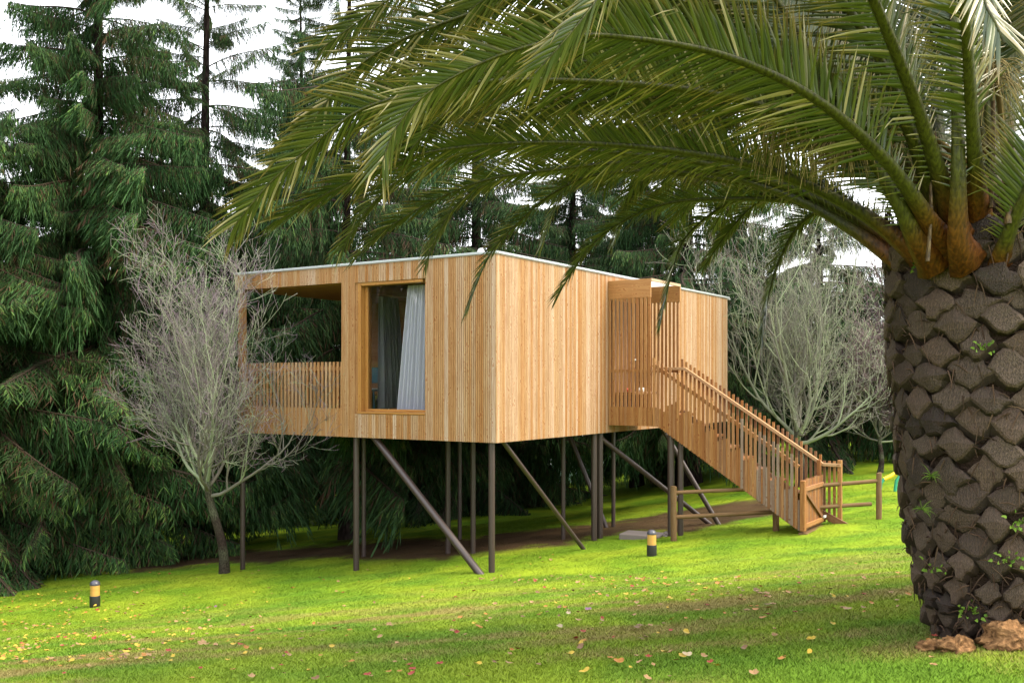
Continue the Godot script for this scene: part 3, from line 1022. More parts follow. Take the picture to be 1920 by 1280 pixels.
func rock(r: float, sd: int, m: Material) -> ArrayMesh:
	var b := MB.new()
	var f := FastNoiseLite.new()
	f.seed = sd
	f.frequency = 1.1
	f.fractal_octaves = 4
	var nu := 26
	var nv := 16
	for a in nv + 1:
		var th := PI * a / nv
		for q in nu + 1:
			var ph := TAU * q / nu
			var d := Vector3(sin(th) * cos(ph), cos(th), sin(th) * sin(ph))
			var k := 1.0 + 0.65 * f.get_noise_3dv(d * 1.3) + 0.22 * f.get_noise_3dv(d * 4.0)
			k = snappedf(k, 0.05) * 0.5 + k * 0.5
			b.vert(Vector3(d.x * 1.25, d.y * 0.8, d.z) * k * r, Vector3.UP, Vector2(q, a))
	for a in nv:
		for q in nu:
			var k := a * (nu + 1) + q
			b.i.append_array(PackedInt32Array([k, k + nu + 1, k + nu + 2, k, k + nu + 2, k + 1]))
	smooth(b)
	for k in b.n.size():
		b.n[k] = -b.n[k] if b.n[k].dot(b.v[k]) < 0.0 else b.n[k]
	return b.mesh(m)

# ---------------------------------------------------------------- greenhouse behind the trees
func build_greenhouse() -> void:
	var d := 33.0
	var x0 := (1020.0 - 960.0) / F * d
	var x1 := (1252.0 - 960.0) / F * d
	var base := at(1100, 955, d).y
	var gh := thing("greenhouse", Transform3D(Basis(), Vector3((x0 + x1) * 0.5, base, -d)), "pale glazed greenhouse with thin blue green bars behind the stilts", "greenhouse")
	var hw := (x1 - x0) * 0.5
	var fm: Material = mats["teal_frame"]
	var eave := 1.45
	var ridge := 2.9
	var dep := 3.2
	part("base_wall", bx(Vector3(-hw, -0.3, -0.05), Vector3(hw, 0.35, 0.05), mats["white_paint"]), gh)
	var n := 5
	for k in n:
		var a := -hw + 2 * hw * k / n
		var c := -hw + 2 * hw * (k + 1) / n
		part("wall_pane", bx(Vector3(a + 0.03, 0.37, -0.01), Vector3(c - 0.03, eave - 0.03, 0.01), mats["milky_pane"]), gh)
		var b := MB.new()
		b.quad(Vector3(a + 0.03, eave + 0.02, 0), Vector3(a + 0.03, ridge, -dep), Vector3(c - 0.03, ridge, -dep), Vector3(c - 0.03, eave + 0.02, 0))
		part("roof_pane", b.mesh(mats["milky_pane"]), gh)
	for k in n + 1:
		var a := -hw + 2 * hw * k / n
		part("bar", bar(Vector3(a, 0.36, 0.02), Vector3(a, eave, 0.02), 0.06, 0.06, fm), gh)
		part("bar", bar(Vector3(a, eave, 0.02), Vector3(a, ridge + 0.03, -dep), 0.06, 0.06, fm), gh)
	for k in 5:
		var u := k / 4.0
		part("bar", bar(Vector3(-hw, lerpf(eave, ridge + 0.04, u), 0.04 - dep * u), Vector3(hw, lerpf(eave, ridge + 0.04, u), 0.04 - dep * u), 0.05, 0.05, fm), gh)
	part("end_wall", bx(Vector3(-hw, -0.3, -dep * 2), Vector3(-hw + 0.06, eave, -0.06), mats["milky_pane"]), gh)
	part("end_wall", bx(Vector3(hw - 0.06, -0.3, -dep * 2), Vector3(hw, eave, -0.06), mats["milky_pane"]), gh)

# ---------------------------------------------------------------- spruces
# One bough of length 1 along +x, with side shoots and hanging twigs.
# a, b, c shape the limb: y = a u - b u^2 + c u^3; droop is how steeply the side shoots hang.
func bough_curve(u: float, s: Array) -> Vector3:
	return Vector3(u, s[0] * u - s[1] * u * u + s[2] * u * u * u, 0.05 * sin(u * s[3]))

func needle_strip(b: MB, p: Vector3, d: Vector3, l: float, w: float, fall: float, sidev: Vector3) -> void:
	# a twig clad in needles: a three part strip, tapering
	var q0 := p
	var wv := sidev * w * 0.5
	var segs := 3
	var pl := q0 - wv * 0.6
	var pr := q0 + wv * 0.6
	var nn := d.cross(sidev).normalized()
	var k := b.v.size()
	b.v.append(pl); b.v.append(pr); b.n.append(nn); b.n.append(nn); b.c.append(b.col); b.c.append(b.col); b.t.append(Vector2.ZERO); b.t.append(Vector2.ZERO)
	var dd := d
	for s in segs:
		dd = (dd + Vector3(0, -fall, 0)).normalized()
		q0 += dd * l / segs
		var ww: Vector3 = wv * [1.0, 0.85, 0.15][s]
		b.v.append(q0 - ww); b.v.append(q0 + ww); b.n.append(nn); b.n.append(nn); b.c.append(b.col); b.c.append(b.col); b.t.append(Vector2.ZERO); b.t.append(Vector2.ZERO)
		var o := k + s * 2
		b.i.append(o); b.i.append(o + 2); b.i.append(o + 3); b.i.append(o); b.i.append(o + 3); b.i.append(o + 1)

func make_bough(s: Array, hang: float, sd: int) -> ArrayMesh:
	var r := RandomNumberGenerator.new()
	r.seed = sd
	var b := MB.new()
	var pts := PackedVector3Array()
	var rad := PackedFloat32Array()
	var wood := Color(0.045, 0.033, 0.027)
	for k in 11:
		pts.append(bough_curve(k / 10.0, s)); rad.append(0.011 * (1.0 - k / 10.5) + 0.0012)
	b.col = wood
	b.tube(pts, rad, 4)
	var n := 40
	for k in n:
		var u := 0.10 + 0.90 * (k + r.randf() * 0.7) / n
		var p := bough_curve(u, s)
		var tang := (bough_curve(minf(u + 0.03, 1.03), s) - bough_curve(u - 0.03, s)).normalized()
		var tip := smoothstep(0.55, 1.0, u)
		for sg in [-1.0, 1.0]:
			if u < 0.25 and r.randf() < 0.6:
				continue
			# side shoot: out and forward, then hanging
			var ang := deg_to_rad(lerpf(68.0, 30.0, u)) + r.randf_range(-0.25, 0.25)
			var out := (tang * cos(ang) + Vector3(0, 0, sg) * sin(ang) + Vector3(0, -hang * r.randf_range(0.1, 0.7), 0)).normalized()
			var l := lerpf(0.30, 0.10, u * u) * r.randf_range(0.6, 1.15) * (0.55 + 0.45 * sin(minf(u * 3.5, PI * 0.5)))
			var m := 11
			var q := p
			var dd := out
			var sp := PackedVector3Array([q])
			var sr := PackedFloat32Array([0.0026])
			var shade := r.randf_range(0.75, 1.2)
			for e in m:
				dd = (dd + Vector3(r.randf_range(-0.1, 0.1), -0.06 - hang * 0.24, r.randf_range(-0.1, 0.1))).normalized()
				q += dd * l / m
				sp.append(q); sr.append(0.0026 * (1.0 - (e + 1.0) / (m + 1.0)) + 0.0006)
				var side := dd.cross(Vector3.UP)
				if side.length() < 0.1:
					side = Vector3(1, 0, 0)
				side = side.normalized().rotated(dd, r.randf_range(-0.6, 0.6))
				var young := 1.0 if r.randf() < 0.12 + 0.25 * tip else 0.0
				b.col = Color(0.031, 0.068, 0.024).lerp(Color(0.074, 0.130, 0.034), young) * shade
				if r.randf() < lerpf(0.35, 0.03, u):
					b.col = Color(0.075, 0.045, 0.028)
				var tl := l * 0.36 * r.randf_range(0.7, 1.2)
				for sg2 in [-1.0, 1.0]:
					var td: Vector3 = (dd * r.randf_range(0.4, 0.9) + side * sg2 * r.randf_range(0.45, 0.9) + Vector3(0, r.randf_range(-0.35, 0.3), 0) + Vector3(0, -hang * r.randf_range(0.0, 0.9), 0)).normalized()
					needle_strip(b, q, td, tl, 0.0048, 0.05 + hang * 0.35, td.cross(Vector3(r.randf_range(-0.4, 0.4), 1, r.randf_range(-0.4, 0.4))).normalized())
				# the shoot's own needles
				needle_strip(b, q - dd * l / m, dd, l / m * 1.3, 0.0055, 0.05, side)
			b.col = wood
			b.tube(sp, sr, 3)
		# hanging twigs under the limb
		var hn := int(round(hang * 5.0))
		for h in hn:
			if r.randf() < 0.25:
				continue
			var shade2 := r.randf_range(0.65, 1.15)
			b.col = Color(0.029, 0.066, 0.023) * shade2
			var q2 := p + Vector3(r.randf_range(-0.02, 0.02), 0, r.randf_range(-0.10, 0.10) * (1.0 - u * 0.6))
			var l2 := r.randf_range(0.10, 0.34) * (0.5 + hang * 0.6)
			var dd2 := (Vector3(r.randf_range(-0.35, 0.45), -1, r.randf_range(-0.4, 0.4))).normalized()
			var parts := 4
			for e in parts:
				var side2 := Vector3(r.randf_range(-1, 1), 0, r.randf_range(-1, 1)).normalized()
				needle_strip(b, q2, dd2, l2 / parts * 1.25, 0.0068, 0.1, side2)
				for sg3 in [-1.0, 1.0]:
					needle_strip(b, q2, (dd2 + side2 * sg3 * 0.7).normalized(), l2 * 0.20, 0.0055, 0.2, dd2.cross(side2).normalized())
				q2 += dd2 * l2 / parts
	return b.mesh(mats["needles"])

var boughs := []

func trunk_mesh(h: float, r: float, sd: int, m: Material) -> ArrayMesh:
	var b := MB.new()
	var f := RandomNumberGenerator.new()
	f.seed = sd
	var pts := PackedVector3Array()
	var rad := PackedFloat32Array()
	var ww := f.randf_range(0.0, TAU)
	for k in 22:
		var u := k / 21.0
		pts.append(Vector3(0.05 * sin(u * 5.0 + ww), u * h - (0.25 if k == 0 else 0.0), 0.05 * cos(u * 4.0 + ww)))
		var flare := 1.0 + 0.5 * exp(-u * h * 2.2)
		rad.append(r * flare * (1.0 - u * 0.93) * f.randf_range(0.96, 1.04))
	b.tube(pts, rad, 14)
	return b.mesh(m)

# kind: which boughs low / middle / high; thin < 1 leaves gaps
func spruce(label: String, px: float, d: float, h: float, reach: float, first: float, thin: float, tr: float, sd: int, tint := Color(1, 1, 1), whole := true, lowhang := 0.0) -> void:
	var r := RandomNumberGenerator.new()
	r.seed = sd
	var x := (px - 960.0) / F * d
	var root := thing("spruce_tree", Transform3D(Basis(), on_ground(x, d)), label, "tree", "tall spruces round the cabin")
	part("trunk", trunk_mesh(h, tr, sd, mats["bark"]), root)
	var where := []
	var cols := []
	for k in boughs.size():
		where.append([]); cols.append([])
	var y := first
	while y < h - 0.3:
		var u := (y - first) / (h - first)
		var l := reach * pow(1.0 - u, 0.75) + 0.2
		var n := int(round((5.0 + 2.0 * (1.0 - u)) * thin + r.randf()))
		var a0 := r.randf() * TAU
		for k in n:
			var az := a0 + TAU * (k + r.randf_range(-0.25, 0.25)) / maxf(n, 1)
			var ll := l * r.randf_range(0.65, 1.18)
			var kind := 0
			if u < 0.22:
				kind = r.randi_range(0, 1) if lowhang >= 0.0 else r.randi_range(2, 3)
			elif u < 0.62:
				kind = r.randi_range(2, 3)
			else:
				kind = r.randi_range(4, 5)
			if not whole:
				kind = r.randi_range(4, 5) if u > 0.5 else 3
			var pitch := r.randf_range(-0.10, 0.12) + (-absf(lowhang) if u < 0.25 else 0.0)
			var bs := Basis(Vector3.UP, az) * Basis(Vector3(0, 0, 1), pitch) * Basis(Vector3(1, 0, 0), r.randf_range(-0.5, 0.5))
			bs = bs.scaled_local(Vector3(ll, ll * r.randf_range(0.85, 1.1), ll * r.randf_range(0.8, 1.1)))
			where[kind].append(Transform3D(bs, Vector3(0, y + r.randf_range(-0.15, 0.15), 0)))
			var g := r.randf_range(0.75, 1.25)
			cols[kind].append(Color(tint.r * g * r.randf_range(0.95, 1.1), tint.g * g, tint.b * g))
		y += (0.30 + 0.20 * u) / sqrt(thin) * r.randf_range(0.8, 1.2)
	for k in boughs.size():
		if where[k].size():
			stuff(many("crown", boughs[k], where[k], cols[k], root))

func build_spruces() -> void:
	boughs = [
		make_bough([-0.06, 0.50, 0.28, 3.0], 0.22, 101), make_bough([0.0, 0.58, 0.34, 4.0], 0.42, 102),
		make_bough([0.05, 0.55, 0.34, 3.0], 0.55, 103), make_bough([0.12, 0.60, 0.36, 5.0], 0.85, 104),
		make_bough([0.35, 0.50, 0.40, 3.0], 0.65, 105), make_bough([0.45, 0.45, 0.30, 4.0], 0.4, 106)]
	var cool := Color(1.0, 1.06, 0.95)
	# label, x, distance, height, reach, first bough, density, trunk radius, seed, tint
	spruce("tall dense spruce with a bare dark trunk line, left of the bare tree", 188, 22.0, 19.0, 3.7, 1.7, 0.95, 0.21, 1, cool, true, 0.06)
	spruce("spruce at the far left edge with low boughs sweeping over the grass", -60, 20.5, 11.5, 4.4, 1.0, 1.05, 0.24, 2, Color(1.0, 1.04, 0.92), true, 0.12)
	spruce("thin crowned spruce with reddish trunk behind the bare tree", 386, 25.0, 17.0, 3.3, 2.6, 0.72, 0.24, 3, cool)
	spruce("slender blue green spruce standing left of the palm frond tips", 565, 31.0, 17.5, 2.8, 3.0, 1.0, 0.2, 4, Color(0.95, 1.05, 1.0))
	spruce("spruce whose dark trunk stands behind the second stilt from left", 652, 22.5, 16.0, 3.5, 2.0, 0.65, 0.16, 5, Color(1, 1, 1), true, -0.12)
	spruce("spruce with hanging twigs rising behind the middle of the cabin roof", 890, 28.5, 16.0, 3.9, 1.1, 0.85, 0.26, 6, Color(1, 1, 1), true, -0.16)
	spruce("spruce rising behind the right half of the cabin roof", 1075, 38.0, 17.0, 3.6, 5.6, 0.7, 0.26, 7, Color(1, 1, 1), true, -0.05)
	spruce("thick trunked spruce seen through the staircase and above the porch", 1290, 27.5, 17.0, 3.4, 1.7, 0.62, 0.30, 8, Color(1, 1, 1), true, -0.16)
	spruce("spruce with long hanging boughs behind the right bare tree", 1535, 28.5, 8.6, 3.7, 1.5, 1.0, 0.20, 9, Color(1, 1, 1), true, -0.16)
	spruce("spruce between the first two left trunks, farther back", 300, 34.0, 13.0, 3.8, 1.5, 0.7, 0.25, 10, cool)
	spruce("far spruce behind the left edge of the wood", 60, 31.0, 9.5, 4.0, 1.2, 0.8, 0.25, 11, cool)
	spruce("far spruce behind the balcony opening", 500, 37.0, 10.0, 4.4, 1.0, 0.9, 0.25, 12)
	spruce("far spruce behind the glazed window wall", 770, 38.0, 14.0, 4.0, 1.2, 0.7, 0.25, 13)
	spruce("far spruce right of the thick trunk above the cabin end", 1400, 36.0, 9.0, 3.6, 1.0, 0.7, 0.25, 14)
	spruce("far spruce at the right, next to the palm trunk", 1600, 40.0, 6.0, 3.2, 1.0, 0.8, 0.25, 15)
	spruce("far spruce seen low between the middle stilts", 960, 46.0, 9.0, 4.0, 0.9, 0.8, 0.28, 16)
	spruce("far spruce seen low behind the leaning bare trunk", 410, 43.0, 10.0, 4.6, 0.8, 0.9, 0.28, 17, cool)
	spruce("far spruce low behind the left bollard lamp", 150, 45.0, 10.0, 4.8, 0.8, 0.9, 0.28, 18, cool)
	spruce("slim spruce with low hanging twigs in front of the greenhouse", 1197, 30.0, 15.0, 2.8, 1.0, 0.7, 0.17, 33, Color(1, 1, 1), true, -0.16)
	# the wood goes on to the left of the frame, where the window mirrors it
	spruce("spruce beside the lawn, left of the picture", -1500, 12.0, 15.0, 3.6, 0.8, 0.9, 0.24, 19, cool)
	spruce("spruce left of the picture, nearer the lens", -3600, 7.5, 16.0, 3.6, 0.8, 0.9, 0.24, 20, cool)
	spruce("spruce left of the picture beside the house lawn", -700, 16.5, 15.0, 3.4, 0.8, 0.9, 0.24, 21, cool)
	spruce("spruce left of the picture, farther out", -9000, 3.6, 16.0, 3.8, 0.8, 0.9, 0.24, 22, cool)

# ---------------------------------------------------------------- bare trees
var tw := RandomNumberGenerator.new()

func grow(b: MB, p: Vector3, d: Vector3, l: float, r0: float, level: int, o: Dictionary) -> void:
	var n := maxi(3, int(l / (0.12 if level >= 3 else 0.2)))
	n = mini(n, 9)
	var pts := PackedVector3Array([p])
	var rad := PackedFloat32Array([r0])
	var dirs := [d]
	var rise_to: float = o.up[level]
	for k in n:
		d = (d + Vector3(tw.randf_range(-1, 1), tw.randf_range(-1, 1), tw.randf_range(-1, 1)) * o.wiggle + Vector3(0, rise_to, 0)).normalized()
		p += d * l / n
		pts.append(p); dirs.append(d)
		rad.append(maxf(o.least, r0 * (1.0 - 0.72 * (k + 1.0) / n)))
	var cols := PackedColorArray()
	var bark: Color = o.old if level <= 2 else o.young
	if tw.randf() < o.lichen:
		bark = bark.lerp(o.moss, tw.randf_range(0.3, 1.0))
	for k in pts.size():
		cols.append(bark * tw.randf_range(0.8, 1.15))
	b.tube(pts, rad, 7 if r0 > 0.03 else (4 if r0 > 0.008 else 3), false, cols)
	if level >= o.levels:
		return
	var kids: int = o.kids[level]
	for k in kids:
		var f := lerpf(o.start[level], 1.0, (k + tw.randf()) / kids)
		var e := f * n
		var e0 := mini(int(e), n - 1)
		var q := pts[e0].lerp(pts[e0 + 1], e - e0)
		var dd: Vector3 = dirs[e0 + 1]
		var side := dd.cross(Vector3(tw.randf_range(-1, 1), tw.randf_range(-1, 1), tw.randf_range(-1, 1))).normalized()
		var ang := deg_to_rad(tw.randf_range(o.angle[0], o.angle[1]))
		var nd := dd * cos(ang) + side * sin(ang)
		grow(b, q, nd, l * tw.randf_range(o.shrink[0], o.shrink[1]) * (1.0 - 0.35 * f if level > 0 else 1.0), maxf(o.least, rad[e0] * 0.62), level + 1, o)

func bare_tree(label: String, base: Vector3, fork: Vector3, r0: float, spread: float, o: Dictionary, sd: int) -> void:
	tw.seed = sd
	var root := thing("bare_tree", Transform3D(Basis(), base), label, "tree", "leafless trees beside the cabin")
	var top := fork - base
	var b := MB.new()
	var pts := PackedVector3Array()
	var rad := PackedFloat32Array()
	var cols := PackedColorArray()
	for k in 15:
		var u := k / 14.0
		pts.append(top * u + Vector3(0.05 * sin(u * 6.0), -0.1 if k == 0 else 0.0, 0.04 * sin(u * 4.0)) * top.length() * 0.5)
		rad.append(r0 * (1.0 + 0.35 * exp(-u * 9.0)) * (1.0 - 0.35 * u) * tw.randf_range(0.94, 1.06))
		cols.append(Color(0.085, 0.06, 0.052).lerp(o.moss, clampf(u * 0.5 + tw.randf_range(-0.35, 0.35), 0, 1)))
	b.tube(pts, rad, 12, false, cols)
	part("trunk", b.mesh(mats["twig_bark"]), root)
	b = MB.new()
	for k in o.main:
		var az: float = TAU * (k * 0.618 + tw.randf_range(-0.1, 0.1))
		var el: float = lerpf(o.el[0], o.el[1], pow(float(k) / (o.main - 1), 0.8))
		var d := Vector3(cos(az) * cos(el), sin(el), sin(az) * cos(el))
		var f := lerpf(0.72, 1.0, float(k) / o.main)
		var e := f * 14.0
		var e0 := mini(int(e), 13)
		grow(b, pts[e0].lerp(pts[e0 + 1], e - e0), d, spread * tw.randf_range(0.6, 1.15) * lerpf(0.85, 1.12, float(k) / o.main), r0 * 0.42, 0, o)
	var cr := part("crown", b.mesh(mats["twigs"]), root)
	stuff(cr)

func build_bare_trees() -> void:
	var tb := vmat("twig_bark", 0.9, 0.2)
	tb.albedo_texture = bark_tex
	relief(tb, bark_tex, 1.5, Vector3(5, 2, 5))
	var o := {"levels": 4, "kids": [8, 5, 5, 3, 0], "start": [0.12, 0.15, 0.2, 0.2, 0], "up": [0.15, 0.24, 0.18, 0.10, 0.06], "wiggle": 0.17, "least": 0.0028, "angle": [22.0, 58.0], "shrink": [0.45, 0.85],
		"old": Color(0.15, 0.14, 0.115), "young": Color(0.175, 0.135, 0.155), "moss": Color(0.27, 0.32, 0.20), "lichen": 0.4, "main": 11, "el": [-0.12, 1.5]}
	bare_tree("leafless grey tree with a leaning trunk before the balcony", foot(421, 1076), at(388, 872, 17.3), 0.085, 2.3, o, 44)
	o = o.duplicate()
	o.old = Color(0.16, 0.15, 0.125); o.young = Color(0.165, 0.145, 0.13); o.moss = Color(0.28, 0.32, 0.20); o.lichen = 0.5; o.kids = [8, 5, 4, 3, 0]; o.least = 0.0036; o.up = [0.18, 0.30, 0.22, 0.12, 0.06]
	bare_tree("leafless lichen covered tree behind the staircase, right of the cabin", Vector3(at(1500, 900, 23.5).x, ground(6.8, 23.5), -23.5), at(1497, 800, 23.5), 0.12, 3.15, o, 12)
	o = o.duplicate()
	o.kids = [7, 5, 5, 3, 0]; o.young = Color(0.15, 0.105, 0.11); o.lichen = 0.2; o.least = 0.008
	bare_tree("leafless tree on the far lawn left of the palm trunk", foot(1650, 884), at(1652, 806, -foot(1650, 884).z), 0.065, 1.5, o, 17)
	o = o.duplicate()
	bare_tree("leafless tree half behind the palm trunk on the far lawn", foot(1684, 868), at(1690, 786, -foot(1684, 868).z), 0.12, 2.4, o, 23)

# ---------------------------------------------------------------- bushes far behind
func bush(label: String, called: String, at0: Vector3, size: Vector3, n: int, a: Color, c: Color, leaf: float, sd: int) -> void:
	var r := RandomNumberGenerator.new()
	r.seed = sd
	var root := thing(called, Transform3D(Basis(), at0), label, "bush", "bushes beyond the trees")
	var b := MB.new()
	b.col = Color(0.08, 0.06, 0.045)
	for k in 14:
		var az := r.randf() * TAU
		var q := Vector3(cos(az) * size.x * 0.6, size.y * r.randf_range(0.6, 0.95), sin(az) * size.z * 0.6) * Vector3(r.randf(), 1, r.randf())
		b.tube(PackedVector3Array([Vector3(q.x * 0.1, -0.1, q.z * 0.1), q * 0.5 + Vector3(0, 0.1, 0), q]), PackedFloat32Array([0.03, 0.02, 0.006]), 5)
	part("stems", b.mesh(mats["twigs"]), root)
	b = MB.new()
	var clumps := []
	for k in 40:
		var q := Vector3(r.randf_range(-1, 1), r.randf_range(0.05, 1), r.randf_range(-1, 1))
		while Vector2(q.x, q.z).length() > sqrt(1.05 - q.y * q.y * 0.9):
			q = Vector3(r.randf_range(-1, 1), r.randf_range(0.05, 1), r.randf_range(-1, 1))
		clumps.append(q * size)
	for k in n:
		var q: Vector3 = clumps[r.randi() % clumps.size()]
		q += Vector3(r.randfn(0, 1), r.randfn(0, 1), r.randfn(0, 1)) * size * 0.13
		if q.y < 0.0:
			q.y = -q.y
		var d := Vector3(r.randf_range(-1, 1), r.randf_range(-0.9, 0.4), r.randf_range(-1, 1)).normalized()
		var s := d.cross(Vector3(r.randf_range(-1, 1), 1, r.randf_range(-1, 1))).normalized()
		b.col = a.lerp(c, r.randf()) * r.randf_range(0.7, 1.25)
		var l := leaf * r.randf_range(0.6, 1.2)
		b.quad(q, q + d * l * 0.5 + s * l * 0.28, q + d * l, q + d * l * 0.5 - s * l * 0.28)
	stuff(part("foliage", b.mesh(mats["leafy"]), root))

func build_bushes() -> void:
	bush("yellow leaved bush seen between the stilts under the cabin front", "yellow_bush", foot(715, 962), Vector3(1.6, 3.4, 1.2), 5000, Color(0.16, 0.16, 0.02), Color(0.30, 0.24, 0.02), 0.16, 1)
	bush("brown bush on the far lawn beside the palm trunk", "brown_bush", foot(1672, 852), Vector3(3.0, 3.4, 1.6), 7000, Color(0.15, 0.115, 0.09), Color(0.20, 0.165, 0.13), 0.12, 4)
	bush("dark green bush far behind the left stilts", "green_bush", foot(560, 985), Vector3(3.0, 2.6, 1.4), 6000, Color(0.03, 0.06, 0.02), Color(0.08, 0.12, 0.03), 0.16, 5)

# ---------------------------------------------------------------- palm
var palm_c := Vector3(2.92, 0, -6.0)
var loose := 0   # leaflets that are parts of their own

func trunk_r(y: float) -> float:
	# radius of the trunk by height above its foot
	var prof := [Vector2(0, 0.33), Vector2(0.26, 0.43), Vector2(0.58, 0.50), Vector2(0.9, 0.535), Vector2(1.55, 0.585), Vector2(2.19, 0.62), Vector2(2.6, 0.60)]
	for k in prof.size() - 1:
		if y <= prof[k + 1].x:
			return lerpf(prof[k].y, prof[k + 1].y, clampf((y - prof[k].x) / (prof[k + 1].x - prof[k].x), 0, 1))
	return 0.60

func scar_mesh(sd: int) -> ArrayMesh:
	# cut leaf base: a lozenge pinched at its sides, its face bulging, sides running back to the trunk
	var r := RandomNumberGenerator.new()
	r.seed = sd
	var b := MB.new()
	var tone := r.randf_range(0.55, 1.45)
	var base := Color(0.062, 0.035, 0.022).lerp(Color(0.145, 0.098, 0.066), r.randf()) * tone
	if r.randf() < 0.10:
		base = Color(0.062, 0.055, 0.057) * tone
	var rim := []
	var n := 14
	var skew := r.randf_range(-0.25, 0.25)
	for k in n:
		var w := TAU * k / n
		var c := cos(w)
		var s := sin(w)
		var rr := 1.0 / pow(pow(absf(c), 0.90) + pow(absf(s), 1.0), 1.0 / 0.95)
		rim.append(Vector2(c * rr + skew * s * rr, s * rr) * r.randf_range(0.78, 1.10))
	var face := func(q: Vector2, k: float, out: float) -> Vector3:
		return Vector3(q.x * 0.5 * k, q.y * 0.5 * k, out - q.y * k * 0.16)
	var cx := r.randf_range(-0.15, 0.15)
	var dip := r.randf_range(-0.05, 0.12)
	var mid := Vector3(cx * 0.5, r.randf_range(-0.1, 0.1), 0.38 + dip)
	for k in n:
		var a: Vector2 = rim[k]
		var c2: Vector2 = rim[(k + 1) % n]
		var a1: Vector3 = face.call(a, 0.80, 0.36)
		var b1: Vector3 = face.call(c2, 0.80, 0.36)
		var a2: Vector3 = face.call(a, 0.97, 0.28)
		var b2: Vector3 = face.call(c2, 0.97, 0.28)
		var a3 := Vector3(a.x * 0.56, a.y * 0.50 - 0.12, -0.15)
		var b3 := Vector3(c2.x * 0.56, c2.y * 0.50 - 0.12, -0.15)
		b.col = base * r.randf_range(0.9, 1.1)
		b.tri(mid, b1, a1)
		b.quad(a1, b1, b2, a2)
		b.col = base.lerp(Color(0.04, 0.024, 0.016), 0.6)  # sides coloured darker than the face, painting shade into the gaps
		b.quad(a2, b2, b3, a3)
	return b.mesh(mats["leaf_scar"])

func curve_pts(ctrl: Array, n: int) -> PackedVector3Array:
	# even points along a smooth curve through the control points
	var cv := Curve3D.new()
	for k in ctrl.size():
		var p: Vector3 = ctrl[k]
		var t: Vector3 = (ctrl[mini(k + 1, ctrl.size() - 1)] - ctrl[maxi(k - 1, 0)]) / 6.0
		cv.add_point(p, -t, t)
	cv.bake_interval = 0.05
	var out := PackedVector3Array()
	var l := cv.get_baked_length()
	for k in n + 1:
		out.append(cv.sample_baked(l * k / n, true))
	return out

func leaflet(b: MB, p: Vector3, d: Vector3, nn: Vector3, l: float, w: float, fall: float, tint: Color, tipc: Color, kink: bool) -> void:
	# folded blade of four lengths
	var k0 := b.v.size()
	var q := p
	var dd := d
	var ws := [0.55, 1.0, 0.85, 0.5, 0.04]
	var segs := 4
	for s in segs + 1:
		var side := dd.cross(nn).normalized()
		var up := side.cross(dd).normalized()
		var ww: float = w * ws[s] * 0.5
		var cc := tint.lerp(tipc, smoothstep(0.45, 1.0, float(s) / segs))
		b.v.append(q - side * ww + up * ww * 0.7); b.v.append(q); b.v.append(q + side * ww + up * ww * 0.7)
		b.n.append((up + side * 0.5).normalized()); b.n.append(up); b.n.append((up - side * 0.5).normalized())
		for e in 3:
			b.c.append(cc); b.t.append(Vector2.ZERO)
		dd = (dd + Vector3(0, -fall * (0.5 + s), 0) + (Vector3(0, -0.9, 0) if kink and s == 2 else Vector3.ZERO)).normalized()
		q += dd * l / segs
	for s in segs:
		for e in 2:
			var o := k0 + s * 3 + e
			b.i.append(o); b.i.append(o + 3); b.i.append(o + 4); b.i.append(o); b.i.append(o + 4); b.i.append(o + 1)

